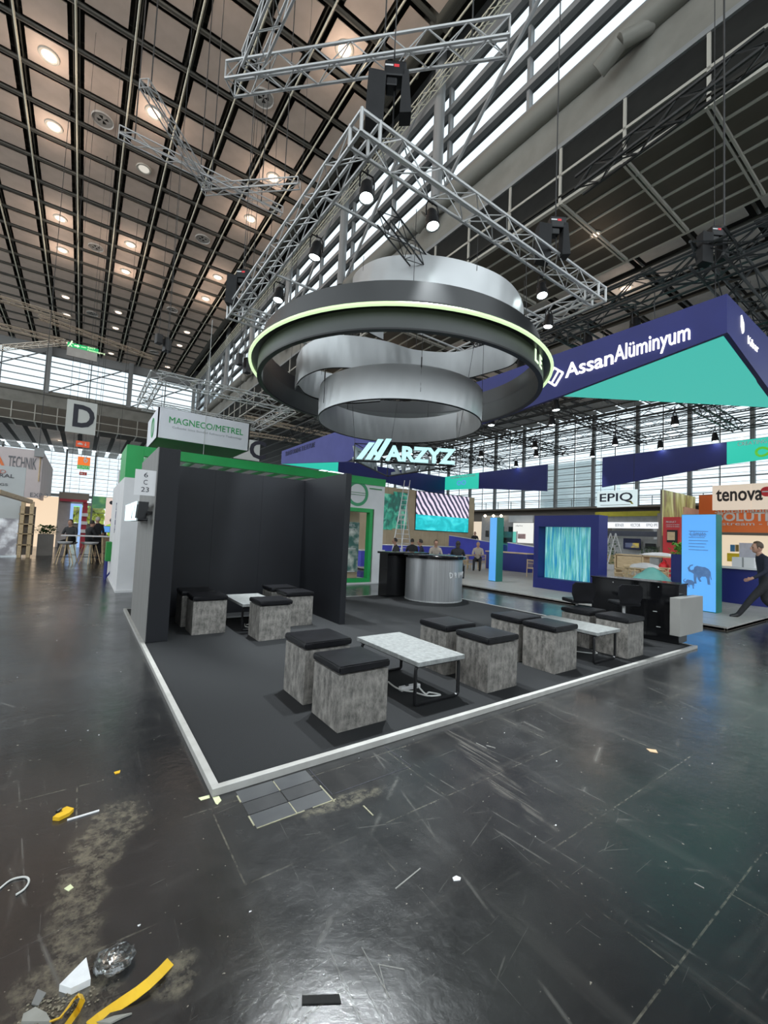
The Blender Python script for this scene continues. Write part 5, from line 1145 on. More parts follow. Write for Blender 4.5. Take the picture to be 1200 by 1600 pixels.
# illuminated portal with ribbed glass
pt = thing('illuminated_portal', 'dark blue portal frame holding a lit turquoise ribbed glass panel', 'display', (11.7, 4.8, .08))
PX0, PX1 = 11.45, 11.95; a0 = px(833, 900, PX0).y; a1 = px(934.5, 900, PX0).y; i0 = px(841, 860, PX0).y; i1 = px(922.5, 860, PX0).y; zt_ = 2.42; iz1 = 2.07; iz0 = .42
m = MB(); m.box((PX0, i0, .08), (PX1, a0, zt_)).box((PX0, a1, .08), (PX1, i1, zt_)).box((PX0, i1, iz1), (PX1, i0, zt_)).box((PX0, i1, .08), (PX1, i0, iz0)); m.build('frame', M_BLUE, pt)
MB().box((PX1-.06, i1, iz0), (PX1-.02, i0, iz1)).build('light_panel', em('glass_glow', (.35, .85, .85), .35), pt)
rib = MB().tube((0, 0, iz0), (0, 0, iz1), .038, 12, cap=False); rib.sm = True
M_RIB = screen('ribbed_glass', [(0, (.01, .10, .30)), (.38, (.02, .24, .42)), (.5, (.10, .40, .36)), (.6, (.24, .55, .58)), (.8, (.6, .85, .85))], 2.0, .45, (1, 20, .7), detail=5)
rib = rib.mesh('glass_rib', M_RIB); nr = 24
for i in range(nr):
    mb = MB(); y = i1+.04+(i0-i1-.08)*i/(nr-1); mb.tube((PX1-.12, y, iz0), (PX1-.12, y, iz1), .036, 10); mb.sm = True; mb.build('glass_rib', M_RIB, pt)
# lit panels
def litpanel(label, xr, base_px, X, depth_px, ztop, art=False):
    y0 = px(xr[0], base_px, X).y; y1 = px(xr[1], base_px, X).y; d = .38
    t = thing('advertising_board', label, 'display', (X, (y0+y1)/2, .08)); MB().box((X+.012, y1, .08), (X+d, y0, ztop)).build('body', M_TEALS, t)
    MB().box((X, y1+.01, .10), (X+.012, y0-.01, ztop-.01)).build('light_face', screen('sky_blue_print_%d' % int(xr[0]), [(0, (.05, .27, .72)), (.5, (.11, .37, .78)), (1, (.20, .47, .82))], .5, .45, detail=1), t)
    return t, y0, y1
t, y0, y1 = litpanel('tall narrow lit blue panel with a teal side standing left of the portal', (763, 774), 905, 11.45, 0, 2.38)
t, y0, y1 = litpanel('tall lit blue panel with a print of two elephants and a teal side', (1064, 1119), 950, 11.45, 0, 2.40)
M_ELE = pm('elephant_ink', (.10, .22, .48), (.14, .28, .56), 9, .6); wv = y0-y1
def art(pts, cy_, cz, s_, parent, m=M_ELE, nm='elephant_print'):
    MB().prism([(11.446, cy_-p[0]*s_, cz+p[1]*s_) for p in pts], (-.002, 0, 0)).build(nm, m, parent)
ELE = [(-.95, .10), (-1.05, .42), (-.85, .70), (-.62, .78), (-.58, .70), (-.80, .58), (-.88, .38), (-.78, .22), (-.55, .30), (-.50, .55), (-.28, .68), (0, .62), (.35, .60), (.62, .45), (.78, .20), (.80, -.15), (.88, -.55), (.80, -.50), (.74, -.10), (.70, -.45), (.76, -.98), (.55, -.98), (.50, -.50), (.40, -.28), (.10, -.30), (-.05, -.50), (.08, -.75), (-.05, -.82), (-.20, -.60), (-.28, -.30), (-.34, -.62), (-.30, -1.0), (-.50, -1.0), (-.55, -.45), (-.55, -.10), (-.75, .02)]
art(ELE, y0-wv*.57, .98, wv*.36, t); art(ELE, y0-wv*.25, .72, wv*.18, t)
for k in range(7):
    w_ = wv*(.56-.05*(k % 3)); MB().box((11.444, y0-wv*.22-w_, 1.98-.075*k), (11.449, y0-wv*.22, 1.995-.075*k)).build('text_line', M_ELE, t)
text('lettering', 'Climate', (11.448, y0-wv*.26, 1.86), (0, -1, 0), (0, 0, 1), wv*.45, .14, M_ELE, t, .002)
t3 = thing('planter_box', 'tall dark blue planter box with bright green plants behind the elephant panel', 'plant', (13.0, 2.8, .08))
bx = 12.7; by0 = px(1048, 890, bx).y; by1 = px(1075, 890, bx).y; bz = px(1055, 866, bx).z
MB().cbox((bx, by1, .08), (bx+.5, by0, bz), .01).build('box', M_BLUE, t3)
m = MB()
for k in range(150):
    c = Vector((bx+.25+random.uniform(-.25, .25), (by0+by1)/2+random.uniform(-.4, .4)*(by0-by1)*1.3, bz+random.uniform(-.03, .28))); a = random.uniform(0, 6.28); u = Vector((math.cos(a), math.sin(a), random.uniform(.1, 1)))*.12; v = u.cross(Vector((0, 0, 1))).normalized()*.04
    m.add([c, c+u*.5+v, c+u, c+u*.5-v, c+u*.5+Vector((0, 0, .02))], [(0, 1, 4), (1, 2, 4), (2, 3, 4), (3, 0, 4)])
tag(m.build('leaves', M_LEAF, t3), kind='stuff')

# curved blue reception counter at the right
t = thing('curved_counter', 'curved dark blue counter with white top at the right edge of the blue booth', 'counter', (15.3, 2.2, .08))
cc = pz(1200, 945, .08); 
MB().lathe([(1.85, .08), (1.85, 1.05), (2.25, 1.05), (2.25, .08), (1.85, .08)], (16.6, 1.2, 0), 40, a0=math.radians(120), a1=math.radians(250)).build('front', M_BLUE, t)
MB().lathe([(1.8, 1.05), (1.8, 1.1), (2.34, 1.1), (2.34, 1.05), (1.8, 1.05)], (16.6, 1.2, 0), 40, a0=math.radians(120), a1=math.radians(250)).build('countertop', M_WHITE, t)
planter('small_plant', 'small green plant in a blue pot on the white topped curved counter', 14.65, 2.1, .3, .3, .10, M_BLUE, M_LEAF, 90, .16, z0=1.10, tall=.28)
t = thing('grey_carton', 'pale grey carton standing on the curved counter', 'box', (14.7, 1.35, 1.1)); MB().cbox((14.6, 1.05, 1.1), (15.0, 1.55, 1.38), .005).build('body', M_WHITE, t); MB().box((14.595, 1.28, 1.1), (14.6, 1.32, 1.38)).build('tape_strip', M_PIPE, t)

# beige rear wall with screens
YW = 24.0
bw = thing('beige_rear_wall', 'beige panelled rear wall of the blue booth carrying green pictures and a large screen', 'wall', (18, YW, .08))
xl, xr_ = py(560, 800, YW).x, py(741, 800, YW).x; ztw = py(640, 765, YW).z
nn = 14
for k in range(nn):
    xa = xl+(xr_-xl)*k/nn; MB().cbox((xa+.005, YW, .08), (xl+(xr_-xl)*(k+1)/nn-.005, YW+.2, ztw), .008).build('wall_panel', M_BEIGE, bw)
def onwall(nm, tl, br, m, Y=YW, d=.06, parent=None):
    a = py(*tl, Y); b = py(*br, Y); MB().cbox((a.x, Y-d, b.z), (b.x, Y, a.z), .005).build(nm, m, parent or bw); return a, b
M_GPIC = screen('green_forest_print', [(0, (.01, .03, .03)), (.42, (.02, .10, .08)), (.55, (.03, .26, .18)), (.68, (.15, .42, .30)), (.85, (.5, .7, .55))], 1.6, .45, (1.3, 1, 1), detail=10, dist=.8)
onwall('picture', (592, 770), (612, 828), M_GPIC); onwall('picture', (615, 768), (634, 827), M_GPIC)
a, b = onwall('picture_frame', (650, 766), (731, 833), M_BLK, d=.05)
zm = b.z+(a.z-b.z)*.40
MB().box((a.x+.05, YW-.07, b.z+.05), (b.x-.05, YW-.05, zm)).build('screen_lower_image', screen('water_print', [(0, (.0, .20, .24)), (.45, (.01, .42, .46)), (.62, (.05, .62, .66)), (.85, (.75, .9, .95))], .8, .75, (1, 1, 1.6), dist=1.2), bw)
MB().box((a.x+.05, YW-.07, zm), (b.x-.05, YW-.05, a.z-.05)).build('screen_upper_image', screen('louvre_print', [(0, (.03, .04, .07)), (.42, (.12, .12, .18)), (.55, (.55, .42, .62)), (.8, (.95, .80, .95))], 1.15, .55, (1.0, 1, .8), kind='DIAGONAL', dist=2.2), bw)
MB().box((a.x-1.0, YW-.10, .35), (b.x, YW-.02, .42)).build('light_ledge', M_WHITE, bw)
# blue bench fronts
def solid(nm, lb, cat, a, b, m, part='body', top=None):
    t = thing(nm, lb, cat, ((a[0]+b[0])/2, (a[1]+b[1])/2, min(a[2], b[2]))); MB().cbox(a, b, .01).build(part, m, t)
    if top: MB().cbox((a[0]-.03, a[1]-.03, b[2]), (b[0]+.03, b[1]+.03, b[2]+.05), .01).build('top', top, t)
    return t
M_BENCH = pm('bench_blue', (.05, .055, .42), (.06, .07, .5), 1, .6)
solid('bench', 'long bright blue bench with white top along the beige rear wall', 'bench', (13.8, 18.6, .08), (20.5, 19.1, .95), M_BENCH, 'body', M_WHITE)
solid('bench', 'bright blue seat block just right of the green framed booth', 'bench', (9.9, 14.0, .08), (11.2, 14.6, .80), M_BENCH, 'body', M_WHITE)
t = thing('ramp_wall', 'low blue wall with a sloping top right of the large screen', 'wall', (24, 18, .08)); p_ = pz(729, 848, 1.9)
MB().prism([(21.5, 20.2, .08), (24.4, 17.2, .08), (24.4, 17.2, 1.25), (21.5, 20.2, 1.75)], (.12, .12, 0)).build('panel', M_BENCH, t); MB().prism([(21.45, 20.15, 1.75), (24.4, 17.15, 1.25), (24.4, 17.15, 1.30), (21.45, 20.15, 1.80)], (.2, .2, 0)).build('top_rail', M_WHITE, t)
solid('bench', 'dark blue bench with beige top left of the lit portal', 'bench', (16.6, 9.9, .08), (17.2, 12.4, .95), M_BLUE, 'body', M_WOOD)
t = thing('ramp_wall', 'blue wall with a sloping top directly left of the lit portal', 'wall', (19, 10.5, .08)); MB().prism([(18.6, 12.6, .08), (18.6, 8.6, .08), (18.6, 8.6, 1.05), (18.6, 12.6, 1.45)], (.12, 0, 0)).build('panel', M_BENCH, t); MB().prism([(18.58, 12.6, 1.45), (18.58, 8.6, 1.05), (18.58, 8.6, 1.09), (18.58, 12.6, 1.49)], (.16, 0, 0)).build('top_rail', M_WHITE, t)
t = thing('glass_screen', 'teal tinted glass partition behind the narrow lit panel', 'partition', (19.5, 14, .08)); MB().box((19.5, 12.7, .08), (19.53, 14.6, 2.1)).build('pane', glass_mat('teal_glass', (.35, .80, .75), .08), t)
for y in (12.7, 14.6): MB().box((19.48, y-.02, .08), (19.55, y+.02, 2.12)).build('post', M_ALU, t)

# wooden tables and chairs
def wchair(proto_only=False):
    t = thing('wooden_chair', '', 'chair', (0, 0, .08), 0, 'pale wooden chairs in the blue booth')
    MB().cbox((-.22, -.21, .43), (.22, .21, .465), .01).build('seat', M_WOOD, t)
    for i in (-1, 1):
        MB().tube((i*.20, -.19, .08), (i*.19, -.17, .44), .017, 6).build('leg', M_WOOD, t); MB().tube((i*.20, .21, .08), (i*.19, .20, .82), .017, 6).build('leg', M_WOOD, t)
        MB().tube((i*.21, -.19, .63), (i*.20, .20, .66), .013, 6).build('armrest', M_WOOD, t)
    m = MB(); m.path([(-.20, .20, .78), (-.1, .245, .79), (.1, .245, .79), (.20, .20, .78)], .022, 6); m.build('back_rail', M_WOOD, t)
    for i in range(5): MB().tube((-.14+.07*i, .20, .45), (-.14+.07*i, .235, .79), .007, 4).build('spindle', M_WOOD, t)
    return t
def wtable(x, y, w, d, lb, h=.74):
    t = thing('wooden_table', lb, 'table', (x, y, .08), 0, 'pale wooden tables in the blue booth'); MB().cbox((x-w/2, y-d/2, h), (x+w/2, y+d/2, h+.035), .008).build('tabletop', M_WOOD, t)
    for i in (-1, 1):
        for j in (-1, 1): MB().tube((x+i*(w/2-.07), y+j*(d/2-.07), .08), (x+i*(w/2-.09), y+j*(d/2-.09), h), .028, 6).build('leg', M_WOOD, t)
    return t
wc = wchair()
CH = [(14.5, 11.6, 1.2), (15.1, 12.6, -.4), (13.9, 12.2, 2.6), (15.6, 11.9, -1.4), (14.9, 8.3, 1.5), (15.2, 7.1, .3), (16.1, 8.0, -1.6), (14.6, 7.5, 2.2), (16.0, 6.9, .2), (15.5, 4.6, 1.3), (16.4, 5.2, -1.2), (15.9, 3.9, .4), (17.1, 4.4, -1.7), (17.6, 3.4, 2.0), (16.7, 3.1, .6), (18.3, 4.9, -.3), (18.4, 3.2, 1.0), (17.4, 5.9, 2.9)]
loc = ['behind the narrow lit panel', 'in the gap left of the portal', 'in the clutter right of the portal']
for i, (x, y, r) in enumerate(CH):
    g_ = 0 if i < 4 else 1 if i < 9 else 2; j = i-(0, 4, 9)[g_]
    lb = 'pale wooden spindle-back chair %s, %s of the group' % (loc[g_], ORD[j])
    if i == 0: wc.location = (x, y, 0); wc.rotation_euler = (0, 0, r); wc['label'] = lb; protoc = wc
    else: dup(wc, (x, y, 0), r, lb)
bpy.context.view_layer.update()
wtable(14.8, 12.1, 1.2, .8, 'pale wooden table behind the narrow lit panel where someone sits'); wtable(15.5, 7.7, 1.1, .9, 'pale wooden table seen left of the portal'); wtable(16.3, 4.6, 1.2, .9, 'pale wooden table right of the portal, the nearer one'); wtable(17.9, 4.1, 1.1, .8, 'pale wooden table right of the portal, the farther one')
t = thing('wooden_crate_shelf', 'pale wooden shelf unit with a red object inside, right of the portal', 'shelf', (19.0, 5.5, .08)); m = MB(); m.box((18.8, 4.6, 1.15), (19.4, 6.9, 1.2)).box((18.8, 4.6, .5), (19.4, 6.9, .55)).box((18.8, 4.6, .08), (19.4, 4.66, 1.2)).box((18.8, 6.84, .08), (19.4, 6.9, 1.2)).box((18.8, 5.7, .08), (19.4, 5.76, 1.2)); m.build('frame', M_WOOD, t); MB().box((18.82, 5.78, .6), (19.3, 6.8, 1.12)).build('drawer_front', M_WOOD, t)
t = thing('red_bag', 'small red bag on the wooden shelf right of the portal', 'bag', (19, 5.0, .55)); MB().ball((19.0, 5.0, .78), .2, 1, .9, 1, 10, .08).build('body', MATS['sticker_red'], t); MB().path([(19, 4.9, .95), (19, 4.95, 1.05), (19, 5.05, 1.05), (19, 5.1, .95)], .012, 5).build('handle', M_BLK, t)
def heap(nm, lb, cat, x, y, z, sx, sy, sz, m, jit=.1, n=16):
    """a draped cover over something"""
    mb = MB(); g = 14; vs = []
    for i in range(g+1):
        for j in range(g+1):
            u, v = i/g*2-1, j/g*2-1; hgt_ = max(0, (1-abs(u)**3)*(1-abs(v)**3)); hgt_ = hgt_**.35*(1+.18*math.sin(3.1*u+1.3)*math.cos(2.7*v)+random.uniform(-jit, jit)*.4)
            vs.append((x+u*sx, y+v*sy, z+sz*hgt_+.01))
    fs = [(i*(g+1)+j, (i+1)*(g+1)+j, (i+1)*(g+1)+j+1, i*(g+1)+j+1) for i in range(g) for j in range(g)]
    mb.add(vs, fs); mb.sm = True; o = mb.build(nm, m); tag(o, lb, cat); return o
M_MINT = pm('mint_cover', (.16, .48, .43), (.28, .62, .56), 2, .5)
t = thing('exhibit_block', 'low turquoise covered exhibit behind the black reception counter', 'display', (12.4, 2.7, .08))
mz = px(1022, 886, 12.6).z; my0, my1 = px(1046, 900, 12.2).y, px(985, 900, 12.2).y
heap('mint_cover', 'turquoise plastic cover draped over a low exhibit behind the black counter', 'cover', 12.35, (my0+my1)/2, .08, .45, (my1-my0)/2, (mz-.08)*.84, M_MINT, .05)
bpy.data.objects.remove(t)
heap('white_cloth', 'heap of white cloths on the wooden table right of the portal', 'cloth', 16.3, 4.6, .775, .45, .35, .16, M_WHITE); heap('white_cloth', 'white cloth draped on the wooden shelf unit', 'cloth', 19.1, 5.2, 1.2, .3, .6, .12, M_WHITE)

def aladder(lb, x, y, z, h, sp, w, rz, rungs):
    t = thing('step_ladder', lb, 'ladder', (x, y, z), rz)
    def P(o): o.parent = t; return o
    for s_ in (-1, 1):
        for e in (-1, 1): P(MB().tube((e*w*.5, s_*sp, 0), (e*w*.36, 0, h), .028, 6).build('rail', M_ALU))
        for k in range(1, rungs): u = k/rungs; P(MB().tube((-w*(.5-.14*u), s_*sp*(1-u), h*u), (w*(.5-.14*u), s_*sp*(1-u), h*u), .018, 5).build('rung', M_ALU))
    return t
# tall extension ladder on the bar side
LD = pz(668, 895, .08)
lx, ly_ = 14.3, 16.6
t = aladder('tall aluminium A-frame ladder standing in front of the large screen', lx, ly_, .08, 3.2, .95, .55, math.radians(-60), 12)
for e in (-1, 1):
    o = MB().tube((e*.19, -.25, 2.3), (e*.17, .42, 4.75), .026, 6).build('extension_rail', M_ALU); o.parent = t
for k in range(8):
    u = k/8; o = MB().tube((-.18, -.2+.6*u, 2.45+2.2*u), (.18, -.2+.6*u, 2.45+2.2*u), .016, 5).build('rung', M_ALU); o.parent = t
aladder('small A-frame ladder beside the white counter right of the portal', 21.5, 8.3, .08, 2.1, .65, .5, math.radians(65), 7)
# people in the blue booth
for i, (pxx, D, yaw, top, hr, lb) in enumerate([(621, 17.3, 1.2, C_DG, H_DK, 'dark-haired person seated behind the bar counter, leftmost head'), (644, 18.6, -.6, C_BLK, H_DK, 'person in black seated behind the bar counter, left of the ladder foot'), (661, 17.0, .8, C_NAVY, H_DK, 'person in dark blue seated behind the bar counter, right of the ladder foot'),
                                   (680, 17.2, 2.6, C_TAN, H_BR, 'brown-haired person seated behind the bar counter, in the middle'), (715, 16.2, -.9, C_BLK, H_DK, 'long-haired person in black seated behind the bar counter, rightmost head')]):
    d = ray(pxx, 860); k_ = D/math.hypot(d.x, d.y); x, y = CAM.x+d.x*k_, CAM.y+d.y*k_
    J, F = body((x, y, .08), yaw, SIT); person(lb, J, RAD, dict(top=top, legs=C_BLK, shoe=C_SH), hr, .12 if i == 4 else 0, F)
    st = thing('seat_block', 'low dark cube seat under %s' % lb.split(' seated')[0], 'stool', (x, y, .08)); MB().cbox((x-.2, y-.2, .08), (x+.2, y+.2, .52), .02).build('body', M_BLK, st); MB().cbox((x-.21, y-.21, .52), (x+.21, y+.21, .55), .01).build('cushion', M_LEATH, st)
J, F = body((14.95, 11.45, .06), 2.2, SIT); person('person in a tan jumper seated at the wooden table behind the narrow lit panel', J, RAD, dict(top=C_TAN, legs=C_BLK, shoe=C_SH), H_GR, 0, F)
J, F = body((17.9, 9.6, .35), 1.9, SIT); person('person in black bending forward just left of the lit portal', J, RAD, dict(top=C_BLK, legs=C_BLK, shoe=C_SH), H_DK, 0, F)
st = thing('seat_block', 'low dark cube seat under the person bending forward left of the portal', 'stool', (17.9, 9.6, .08)); MB().cbox((17.7, 9.4, .08), (18.1, 9.8, .82), .02).build('body', M_BLK, st)
J, F = body((23.6, 19.6, .75), 2.4, SIT); person('distant person in dark clothes behind the sloping blue wall', J, RAD, dict(top=C_BLK, legs=C_BLK, shoe=C_SH), H_DK, 0, F)
st = thing('seat_block', 'raised dark seat under the distant person behind the sloping blue wall', 'stool', (23.6, 19.6, .08)); MB().cbox((23.4, 19.4, .08), (23.8, 19.8, 1.22), .02).build('body', M_BLK, st)

# ================================================================== BOOTHS BY THE FAR GLASS WALL
def at_(x, y, X): return px(x, y, X)
t = thing('white_gallery_booth', 'white and grey booth with small dark framed pictures and spot lamps left of the portal', 'booth', (30, 20, 0))
Xg = 30; a = at_(753, 806, Xg); b = at_(832, 880, Xg)
MB().box((Xg, b.y, 0), (Xg+.1, a.y, a.z)).build('grey_wall', pm('wall_greyblue', (.36, .35, .36)), t)
a2 = at_(802, 817, Xg-1); b2 = at_(832, 849, Xg-1); MB().box((Xg-1, b2.y, b2.z), (Xg-.9, a2.y, a2.z)).build('white_panel', em('white_panel', (.8, .8, .76), .75), t)  # white panel's brightness painted in as emission
a2 = at_(795, 806, Xg-.6); b2 = at_(832, 816, Xg-.6); MB().box((Xg-.6, b2.y, b2.z), (Xg-.5, a2.y, a2.z)).build('white_header', M_WHITE, t)
for tl, br in (((784, 823), (787, 836)), ((795, 823), (801, 831)), ((787, 840), (791, 848)), ((792, 840), (799, 848)), ((759, 829), (763, 839))):
    a2 = at_(*tl, Xg-.05); b2 = at_(*br, Xg-.05); MB().box((Xg-.08, b2.y, b2.z), (Xg, a2.y, a2.z)).build('dark_picture', M_BLK, t)
a2 = at_(809, 834, Xg-1.1); b2 = at_(820, 842, Xg-1.1); MB().box((Xg-1.08, b2.y, b2.z), (Xg-1.0, a2.y, a2.z)).build('picture', screen('rose_picture', [(0, (.15, .1, .1)), (.6, (.45, .3, .3)), (1, (.6, .4, .4))], 2, .2), t)
for x_ in (758, 771, 783): p = at_(x_, 806, Xg-.4); MB().ball(p, .12, n=8).build('spot_lamp', em('warm_spot', (1, .85, .6), 6), t)
text('lettering', 'alpha', (Xg-1.03, at_(806, 823, Xg-1).y, at_(806, 823, Xg-1).z), (0, -1, 0), (0, 0, 1), .7, .15, M_PIPE, t, .01)
t = thing('cream_booth_wall', 'cream booth wall with two lines of lettering right of the large screen', 'booth', (32, 29, 0)); a = at_(726, 815, 31); b = at_(750, 880, 31)
MB().box((31, b.y, 0), (31.1, a.y, a.z)).build('wall', em('cream_lit', (.74, .62, .48), .7), t); text('lettering', 'WE ARE', (30.98, at_(731, 834, 31).y, at_(731, 835, 31).z), (0, -1, 0), (0, 0, 1), 1.2, .14, M_PIPE, t, .01); text('lettering', 'METALS', (30.98, at_(731, 838, 31).y, at_(731, 839, 31).z), (0, -1, 0), (0, 0, 1), 1.3, .14, M_PIPE, t, .01)  # light on the cream wall put into the material as glow
MB().box((31.2, b.y+.1, 0), (31.3, a.y+2, a.z-.2)).build('side_wall', M_BAND, t)
# white booth with yellow stripe right of the portal
t = thing('yellow_striped_booth', 'grey booth with a mustard stripe and white sign band right of the portal', 'booth', (27.5, 9, 0)); Xe = 27.5
def rect(nm, tl, br, m, X=Xe, d=.1, par=t):
    a = at_(*tl, X); b = at_(*br, X); MB().box((X, b.y, b.z), (X+d, a.y, a.z)).build(nm, m, par); return a, b
rect('mustard_stripe', (930, 800), (1031, 806), pm('mustard', (.42, .36, .02)), Xe, .6); rect('grey_fascia', (930, 807), (1030, 816), pm('fascia_grey', (.2, .2, .2)), Xe+.05); rect('post', (1027, 802), (1034, 884), pm('greyish', (.3, .26, .24)), Xe-.05, .4)
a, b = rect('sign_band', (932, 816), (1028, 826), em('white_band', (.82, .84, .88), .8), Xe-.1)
for k, s_ in enumerate(('AD', 'BERNER', 'VECTOR', 'EPIQ IPE')):
    text('lettering', s_, (Xe-.11, a.y-.3-2.4*k*(a.y-b.y)/9.6, b.z+.10), (0, -1, 0), (0, 0, 1), (.7, 1.4, 1.5, 1.6)[k]*(a.y-b.y)/9.6, .2, M_PIPE, t, .01)
rect('dark_fascia', (932, 829), (1028, 839), pm('slate', (.06, .065, .09)), Xe+.1); rect('back_wall', (932, 840), (1028, 905), pm('pale_grey', (.46, .47, .47)), Xe+1.6); rect('poster', (974, 841), (1000, 859), pm('poster_navy', (.02, .025, .09)), Xe+1.2); rect('monitor', (1008, 849), (1024, 858), M_BLK, Xe+1.2)
rect('poster_image', (977, 848), (998, 856), screen('gold_blue', [(0, (.02, .03, .1)), (.5, (.1, .12, .2)), (.6, (.6, .45, .05)), (.9, (.8, .8, .8))], 1.5, .3), Xe+1.15, .04)
rect('shelf', (998, 871), (1030, 884), pm('pale_grey2', (.52, .53, .53)), Xe-.3, .6); rect('counter', (940, 866), (1000, 892), M_WOOD, Xe+.4, .5)
for i, x_ in enumerate((1003, 1010, 1016, 1022, 1027)):
    p = at_(x_, 871, Xe-.1); planter('shelf_plant', 'dark green plant on the white shelf of the yellow striped booth, %s from the left' % ORD[i], p.x, p.y, .22, .22, .18, M_WHITE, M_LEAFD, 60, .16, z0=p.z+.06, tall=.4)
p = at_(956, 884, Xe-1.5); planter('floor_plant', 'bushy dark plant behind the small ladder', p.x, p.y, .5, .5, .4, M_WHITE, M_LEAFD, 120, .4, z0=.0, tall=1.7)
# EPIQ sign
a = at_(933, 768, 25.5); b = at_(995, 791, 25.5)
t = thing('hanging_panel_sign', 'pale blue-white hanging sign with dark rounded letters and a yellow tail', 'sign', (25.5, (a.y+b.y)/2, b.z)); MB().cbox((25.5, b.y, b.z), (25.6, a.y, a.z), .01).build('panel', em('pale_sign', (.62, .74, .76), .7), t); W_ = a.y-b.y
text('lettering', 'EPIQ', (25.49, a.y-W_*.08, b.z+.24*(a.z-b.z)), (0, -1, 0), (0, 0, 1), W_*.82, (a.z-b.z)*.6, pm('sign_navy', (.015, .02, .045)), t, .02, .012)
MB().prism([(25.48, a.y-W_*.80, b.z+.36*(a.z-b.z)), (25.48, a.y-W_*.86, b.z+.34*(a.z-b.z)), (25.48, a.y-W_*.93, b.z+.14*(a.z-b.z)), (25.48, a.y-W_*.88, b.z+.14*(a.z-b.z))], (-.01, 0, 0)).build('yellow_tail', MATS['mustard'], t)
MB().box((25.488, b.y+W_*.15, b.z+.10*(a.z-b.z)), (25.495, a.y-W_*.1, b.z+.13*(a.z-b.z))).build('small_line', M_PIPE, t)
for y in (a.y-.2, b.y+.2): MB().tube((25.55, y, a.z), (25.55, y, 16.5), .012, 4).build('hanger_wire', M_CABLE, t)
# tenova, orange wall, forest poster, red booth
t = thing('orange_booth', 'orange booth wall with white lettering at the right edge', 'booth', (28.5, 2, 0)); Xo = 29.0
def rect2(nm, tl, br, m, X=Xo, d=.1): return rect(nm, tl, br, m, X, d, t)
a, b = rect2('orange_wall', (1092, 774), (1290, 834), pm('orange_wall', (.80, .16, .03), (.88, .20, .045), .5, .6)); rect2('cream_wall', (1092, 835), (1290, 900), em('cream_wall', (.72, .60, .44), .7), Xo+.6); rect2('low_wall', (1092, 901), (1290, 945), M_BAND, Xo+.6)  # cream wall emits in place of the light falling on it
la = at_(1117, 802, Xo); lb2 = at_(1200, 802, Xo)
text('lettering', 'Sustainable & Innovative', (Xo-.01, la.y, at_(1117, 802, Xo).z), (0, -1, 0), (0, 0, 1), 5.4, .26, M_WHITE, t, .01, .015); text('lettering', 'SOLUTIONS FOR', (Xo-.01, at_(1120, 815, Xo).y, at_(1120, 814.5, Xo).z), (0, -1, 0), (0, 0, 1), 5.2, .50, M_WHITE, t, .01, .03); text('lettering', 'Upstream - Downstream', (Xo-.01, at_(1108, 822, Xo).y, at_(1120, 822.5, Xo).z), (0, -1, 0), (0, 0, 1), 5.3, .26, M_WHITE, t, .01, .0)
for tl, br, nm, c in (((1141, 851), (1148, 862), 'poster', (.05, .2, .4)), ((1149, 851), (1154, 862), 'poster', (.25, .18, .05)), ((1136, 864), (1155, 878), 'yellow_poster', (.75, .55, .02)), ((1155, 848), (1187, 878), 'white_poster', (.6, .62, .72))): rect2(nm, tl, br, pm('poster_%d' % tl[0], c), Xo+.5, .06)
a, b = at_(1113, 759, Xo-.6), at_(1290, 794, Xo-.6)
t = thing('hanging_panel_sign', 'cream hanging sign with bold dark lettering and a red dot above the orange wall', 'sign', (Xo-.6, (a.y+b.y)/2, b.z))
ym = at_(1173, 775, Xo-.6).y
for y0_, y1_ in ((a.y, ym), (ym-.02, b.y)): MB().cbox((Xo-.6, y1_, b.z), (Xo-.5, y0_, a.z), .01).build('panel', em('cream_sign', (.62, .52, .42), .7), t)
tx = at_(1119, 783, Xo-.6); te = at_(1192, 780, Xo-.6); text('lettering', 'tenova', (Xo-.62, tx.y, at_(1119, 784, Xo-.6).z), (0, -1, 0), (0, 0, 1), tx.y-te.y, .68, pm('sign_brown', (.03, .02, .02)), t, .02, .02)
p = at_(1198, 768, Xo-.62); ringmark((Xo-.62, p.y, p.z), 0, .26, (-1, 0, 0), MATS['sticker_red'], t, 'red_dot'); MB().box((Xo-.64, p.y-.18, p.z-.03), (Xo-.62, p.y+.18, p.z+.03)).build('dot_bar', M_WHITE, t)
for y in (a.y-.3, ym): MB().tube((Xo-.55, y, a.z), (Xo-.55, y, 16.5), .012, 4).build('hanger_wire', M_CABLE, t)
a, b = px(1035, 764, 26.9), py(1098, 790, 8.0)
Yf = 7.2; a = py(1035, 765, Yf); b = py(1097, 812, Yf); b.x = min(b.x, 28.95)
t = thing('forest_wall', 'tall booth wall printed with tree trunks and leaves beside the red booth', 'booth', (a.x, Yf, 0)); Xw = a.x
MB().box((a.x, Yf, 0), (b.x, Yf+.1, a.z)).build('wall', M_BAND, t)
MB().box((a.x, Yf-.03, 2.2), (b.x, Yf, a.z)).build('forest_print', screen('forest_print', [(0, (.10, .07, .045)), (.40, (.18, .13, .08)), (.48, (.30, .30, .10)), (.60, (.55, .55, .28)), (.8, (.8, .78, .55))], 1.1, .3, (1.6, 1, .35), detail=8, dist=.6), t)
a2, b2 = py(1069, 792, Yf-.1), py(1095, 810, Yf-.1); MB().box((a2.x, Yf-.1, b2.z), (b2.x, Yf-.04, a2.z)).build('plate', pm('salmon', (.7, .42, .30)), t)
Xr = 24.0; t = thing('red_booth', 'red booth wall with a framed screen right of the yellow striped booth', 'booth', (Xr, 6, 0)); a = at_(1036, 808, Xr); b = at_(1062, 880, Xr)
